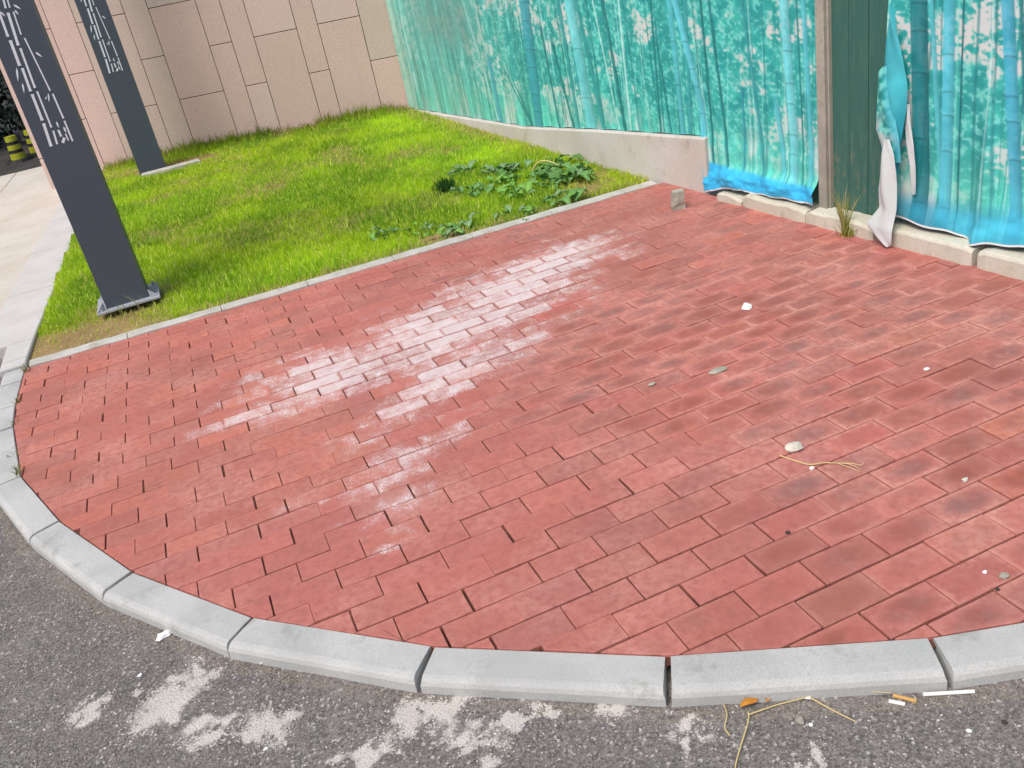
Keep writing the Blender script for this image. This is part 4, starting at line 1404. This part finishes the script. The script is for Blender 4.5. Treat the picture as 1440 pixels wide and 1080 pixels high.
# upright rubble block
bm_v, bm_f = [], []
nx_, nz_ = 4, 5
sect = [(-.036, -.028), (0, -.031), (.036, -.027), (.039, 0), (.036, .029), (0, .031), (-.036, .028), (-.039, 0)]
for i in range(nz_ + 1):
    t = i / nz_
    for k, (a_, b_) in enumerate(sect):
        j = .010 * (float(vnoise(k * 1.3 + 3, i * .9, 12)) - .5)
        sh = 1 - .10 * t - (.10 if i == nz_ else 0)
        bm_v.append(((a_ + j) * sh + .006 * t, (b_ + j) * sh, .098 * t + (.012 * (float(vnoise(k * 1.1, 7, 2)) - .5) if i == nz_ else 0)))
for i in range(nz_):
    for k in range(8): bm_f.append((i * 8 + k, i * 8 + (k + 1) % 8, i * 8 + 8 + (k + 1) % 8, i * 8 + 8 + k))
bm_f.append(tuple(range(nz_ * 8, nz_ * 8 + 8)))
o = obj("rubble_block", bm_v, bm_f, MAT["rubble"]); o.location = (2.445, 4.27, .001); o.rotation_euler = (0, 0, R(-22))
tag(o, "upright grey-beige rubble block standing on the paving by the concrete wall", "stone block")


def scrap(name, loc, r, seed, m, label, cat, rz=0, h=.006):
    rr = np.random.default_rng(seed)
    n_ = 11
    out = [(r[0] * (1 + rr.uniform(-.45, .25)) * math.cos(2 * math.pi * k / n_), r[1] * (1 + rr.uniform(-.45, .25)) * math.sin(2 * math.pi * k / n_)) for k in range(n_)]
    v = [(x, y, .001) for x, y in out] + [(x * .75, y * .75, h * rr.uniform(.5, 1.2)) for x, y in out] + [(0, 0, h * .7)]
    f = [(k, (k + 1) % n_, n_ + (k + 1) % n_, n_ + k) for k in range(n_)] + [(n_ + k, n_ + (k + 1) % n_, 2 * n_) for k in range(n_)]
    o = obj(name, v, f, MAT[m]); o.location = loc; o.rotation_euler = (0, 0, rz)
    return tag(o, label, cat)


scrap("paper_scrap", (1.954, 2.932, .001), (.034, .026), 3, "white", "crumpled white paper scrap on the worn red bricks", "paper scrap", .5, .012)
pebble("pebble", (1.449, 1.965, .0), (.031, .019, .014), "pebble", "pale beige pebble on the paving beside the dry straw", "pebble", 4, rz=-.3)
pebble("chip", (1.425, 1.851, .0), (.008, .007, .006), "white", "small white chip next to the dry straw on the paving", "chip", 5)
pebble("chip", (1.713, 1.561, .0), (.010, .007, .005), "pebble", "pale round chip on the paving towards the right edge", "chip", 6)
pebble("chip", (1.491, 1.226, .0), (.012, .011, .007), "rubble", "rough grey chip on the paving above the right kerb joint", "chip", 7)
pebble("chip", (1.468, 1.262, .0), (.006, .005, .004), "white", "tiny pale crumb beside the rough grey chip", "chip", 8)
pebble("chip", (1.445, 1.203, .0), (.006, .005, .004), "char", "dark crumb in the brick joint below the rough grey chip", "chip", 9)
pebble("chip", (2.088, 2.09, .0), (.011, .008, .005), "white", "white chip on the smudged bricks right of the pebble", "chip", 10)
pebble("chip", (1.185, 1.65, .0), (.007, .006, .005), "char", "small black crumb on the paving left of the pebble", "chip", 11)
pebble("chip", (1.32, 2.62, .0), (.016, .010, .004), "rubble", "flat dusty mortar crumb in the middle of the paving", "chip", 12)
pebble("chip", (1.555, 2.545, .0), (.036, .018, .006), "rubble", "flat greyish mortar lump below the paper scrap", "mortar lump", 13)

z = .004
v, f = tube(smooth_pts([(1.393, 1.962, z), (1.428, 1.876, z), (1.465, 1.850, z + .004), (1.499, 1.828, z)]), .0022, 5, .7)
o = obj("dry_straw", v, f, MAT["dry"]); tag(o, "dry straw with frayed head on the paving below the pebble", "straw")
for pts in ([(1.499, 1.828, z), (1.515, 1.80, .010), (1.531, 1.765, z)], [(1.499, 1.828, z), (1.508, 1.79, .006), (1.520, 1.758, z)], [(1.499, 1.828, z), (1.525, 1.80, .008), (1.536, 1.772, .012), (1.552, 1.778, .014)]):
    vv, ff = tube(smooth_pts(pts), .0014, 4, .5)
    obj("stem_fibre", vv, ff, MAT["dry"], o)

zr = ROAD_Z + .005


def rod(name, a, b, r, m, label, cat, tip=None):
    vv, ff = tube([a, tuple(a[i] + (b[i] - a[i]) * .5 for i in range(3)), b], r, 10)
    o = obj(name, vv, ff, MAT[m], smooth=False)
    tag(o, label, cat)
    return o


rod("paper_stick", (1.106, 1.081, zr + .001), (1.200, 1.033, zr + .001), .0042, "cig", "white paper stick lying along the kerb on the asphalt", "paper stick")
o = rod("cigarette_butt", (1.034, 1.105, zr), (1.056, 1.081, zr), .0042, "cig", "short white cigarette butt on the asphalt beside the tan one", "cigarette butt")
o = rod("cigarette_butt", (1.052, 1.112, zr), (1.082, 1.075, zr), .0042, "filter", "tan cigarette filter next to the short white butt", "cigarette butt")
scrap("mortar_chip", (-0.487, 2.323, ROAD_Z + .003), (.024, .018), 21, "white", "larger white plaster chip on the asphalt beside the left kerb", "plaster chip", .2, .010)
scrap("mortar_chip", (-0.235, 2.044, ROAD_Z + .003), (.009, .008), 22, "white", "small white plaster chip right below a kerb joint", "plaster chip", .2, .007)
scrap("mortar_chip", (0.255, 1.665, ROAD_Z + .003), (.012, .009), 23, "white", "pale plaster crumb against the kerb below the middle stone", "plaster chip", .9, .007)
scrap("mortar_chip", (0.285, 1.628, ROAD_Z + .003), (.008, .007), 24, "white", "tiny plaster crumb just right of the middle plaster stain", "plaster chip", .1, .005)
scrap("mortar_chip", (0.898, 1.203, ROAD_Z + .003), (.010, .007), 25, "white", "white chip at the bend of the long forked straw", "plaster chip", .1, .007)
scrap("mortar_chip", (-0.56, 2.19, ROAD_Z + .003), (.008, .006), 26, "white", "small pale chip left of the large plaster stain", "plaster chip", .1, .005)
scrap("mortar_chip", (-0.27, 1.735, ROAD_Z + .003), (.007, .005), 27, "white", "tiny white chip below the second plaster stain", "plaster chip", .1, .004)
pebble("pebble", (0.842, 1.160, ROAD_Z), (.008, .012, .006), "rubble", "small grey pebble on the asphalt right of the orange leaf", "pebble", 30)
pebble("pebble", (0.855, 1.140, ROAD_Z), (.005, .004, .004), "white", "tiny pale pebble right beside the small grey pebble", "pebble", 31)
pebble("pebble", (1.115, 0.965, ROAD_Z), (.006, .005, .004), "white", "tiny white pebble on the asphalt below the paper stick", "pebble", 32)
pebble("pebble", (1.19, 0.945, ROAD_Z), (.006, .006, .005), "char", "black pebble on the asphalt near the right picture edge", "pebble", 33)

v, f = tube(smooth_pts([(.640, 1.10, zr), (.658, 1.135, zr), (.742, 1.21, zr + .004), (.758, 1.232, zr + .006)]), .0016, 5)
o = obj("forked_straw", v, f, MAT["dry"]); tag(o, "long forked dry straw on the asphalt below the kerb", "straw")
for pts in ([(.755, 1.226, zr + .005), (.79, 1.222, zr + .004), (.829, 1.219, zr), (.897, 1.201, zr + .002)], [(.897, 1.201, zr + .002), (.915, 1.15, zr + .002), (.938, 1.098, zr)]):
    vv, ff = tube(smooth_pts(pts), .0017, 5, .8); obj("fork", vv, ff, MAT["dry"], o)
v, f = tube(smooth_pts([(.727, 1.282, zr), (.716, 1.252, zr + .003), (.694, 1.228, zr), (.690, 1.203, zr)]), .0014, 5)
o = obj("dry_root", v, f, MAT["dry"]); tag(o, "short crooked dry root left of the orange leaf", "dry root")
v, f = tube(smooth_pts([(.787, 1.256, zr + .008), (.90, 1.218, zr + .008), (1.05, 1.118, zr + .004)]), .0010, 4)
o = obj("thin_straw", v, f, MAT["dry"]); tag(o, "thin straw running along the kerb from leaf to cigarette butts", "straw")
# orange dry leaf
v, f = [], []
for i in range(9):
    t = i / 8; w_ = .0085 * math.sin(math.pi * min(1, t * .95 + .06)) ** .7
    for j in range(5):
        u = j / 4 * 2 - 1
        v.append((.046 * t - .023, u * w_, .006 + .008 * u * u + .005 * math.sin(t * 5)))
for i in range(8):
    for j in range(4): f.append((i * 5 + j, (i + 1) * 5 + j, (i + 1) * 5 + j + 1, i * 5 + j + 1))
o = obj("dry_leaf", v, f, MAT["dryleaf"], smooth=True); o.location = (.775, 1.252, ROAD_Z + .004); o.rotation_euler = (.2, 0, R(-2))
tag(o, "curled orange dry leaf on the asphalt at the kerb", "dry leaf")
for k, (lx, ly, sc2, rz2, lab) in enumerate([(1.13, 1.128, .5, 1.0, "brown leaf crumb at the right kerb gap"), (1.152, 1.112, .4, 2.2, "smaller brown leaf crumb beside the kerb gap"), (.82, 1.243, .55, .4, "second orange leaf scrap right of the curled leaf")]):
    c_ = link("dry_leaf", o.data); c_.location = (lx, ly, ROAD_Z + .003); c_.scale = (sc2, sc2, sc2); c_.rotation_euler = (.3, .1, rz2)
    tag(c_, lab, "dry leaf")

# ------------------------------------------------------------------ background on the far left
bt = obj("drive", [(-9, 11.8, -.02), (1.5, 11.8, -.02), (1.5, 40, -.02), (-9, 40, -.02)], [(0, 1, 2, 3)], MAT["shaded_asphalt"])  # ground beyond the path, overhead shade painted in as a dark colour
tag(bt, "drive behind the path with overhead shade painted into its colour", "drive", kind="structure")


def bollard(x, y, rx, ry, label):
    root = empty("warning_post", (x, y, -.02)); root.rotation_euler = (rx, ry, 0)
    tag(root, label, "warning post", "yellow and black warning posts")
    def ring(z0, r0, z1, r1, m, name):
        vv, ff = [], []
        for zz2, rr2 in ((z0, r0), (z1, r1)):
            for k in range(14): vv.append((rr2 * math.cos(k * math.pi / 7), rr2 * math.sin(k * math.pi / 7), zz2))
        ff = [(k, (k + 1) % 14, 14 + (k + 1) % 14, 14 + k) for k in range(14)] + [tuple(range(13, -1, -1)), tuple(range(14, 28))]
        obj(name, vv, ff, MAT[m], root)
    ring(0, .16, .035, .14, "black", "base")
    zs = [.035, .11, .15, .21, .25, .31]; ms = ["yellow", "black", "yellow", "black", "yellow"]
    for z0, z1, m in zip(zs[:-1], zs[1:], ms):
        r = lambda q: .095 - .09 * q
        ring(z0 + .0005, r(z0), z1, r(z1), m, "band")
    return root


bollard(-1.80, 12.75, .0, .0, "left one of two yellow and black warning posts behind the path")
bollard(-1.60, 13.0, .0, .0, "right one of two yellow and black warning posts behind the path")


def hedge(name, x0, x1, y0, y1, z1, nleaf, label, seed):
    r = np.random.default_rng(seed)
    root = empty(name, ((x0 + x1) / 2, (y0 + y1) / 2, -.02))
    tag(root, label, "hedge")
    inv2 = Matrix.Translation(-Vector(root.location))
    lx = r.uniform(x0, x1, nleaf); ly = r.uniform(y0, y1, nleaf); lz = r.uniform(0.0, 1, nleaf) ** .8 * z1
    bump_ = fbm(lx * 1.3, lz * 1.3, seed, 3)
    ly = ly + (bump_ - .5) * .9; lz = lz + (fbm(lx * 2, ly, 4, 2) - .5) * .4
    sz_ = r.uniform(.03, .07, nleaf)
    A_ = r.normal(0, 1, (nleaf, 3)); A_ /= np.linalg.norm(A_, axis=1, keepdims=True)
    B_ = np.cross(A_, r.normal(0, 1, (nleaf, 3))); B_ /= np.linalg.norm(B_, axis=1, keepdims=True)
    C0 = np.stack([lx, ly, np.maximum(lz, .02)], -1)
    V = np.stack([C0 - A_ * sz_[:, None], C0 + B_ * sz_[:, None] * .45, C0 + A_ * sz_[:, None], C0 - B_ * sz_[:, None] * .45], 1)
    F = np.arange(nleaf * 4).reshape(-1, 4)
    c = linv((22, 44, 32)) * (0.4 + r.random((nleaf, 1)))
    o = obj("foliage", V.reshape(-1, 3), F, MAT["leaf"], root, cols={"Col": np.repeat(c, 4, 0)}); o.matrix_parent_inverse = inv2
    for k in range(7):
        xx = x0 + (x1 - x0) * (k + .5) / 7; yy = (y0 + y1) / 2 + r.uniform(-.2, .2)
        vv, ff = tube(smooth_pts([(xx, yy, -.02), (xx + .05, yy, z1 * .4), (xx - .06, yy + .05, z1 * .8)], 3), .05, 7, .4)
        o = obj("trunk", vv, ff, MAT["post"], root); o.matrix_parent_inverse = inv2


hedge("hedge", -7.5, 1.2, 13.9, 15.6, 2.6, 42000, "dark evergreen hedge behind the path at the far left", 9)
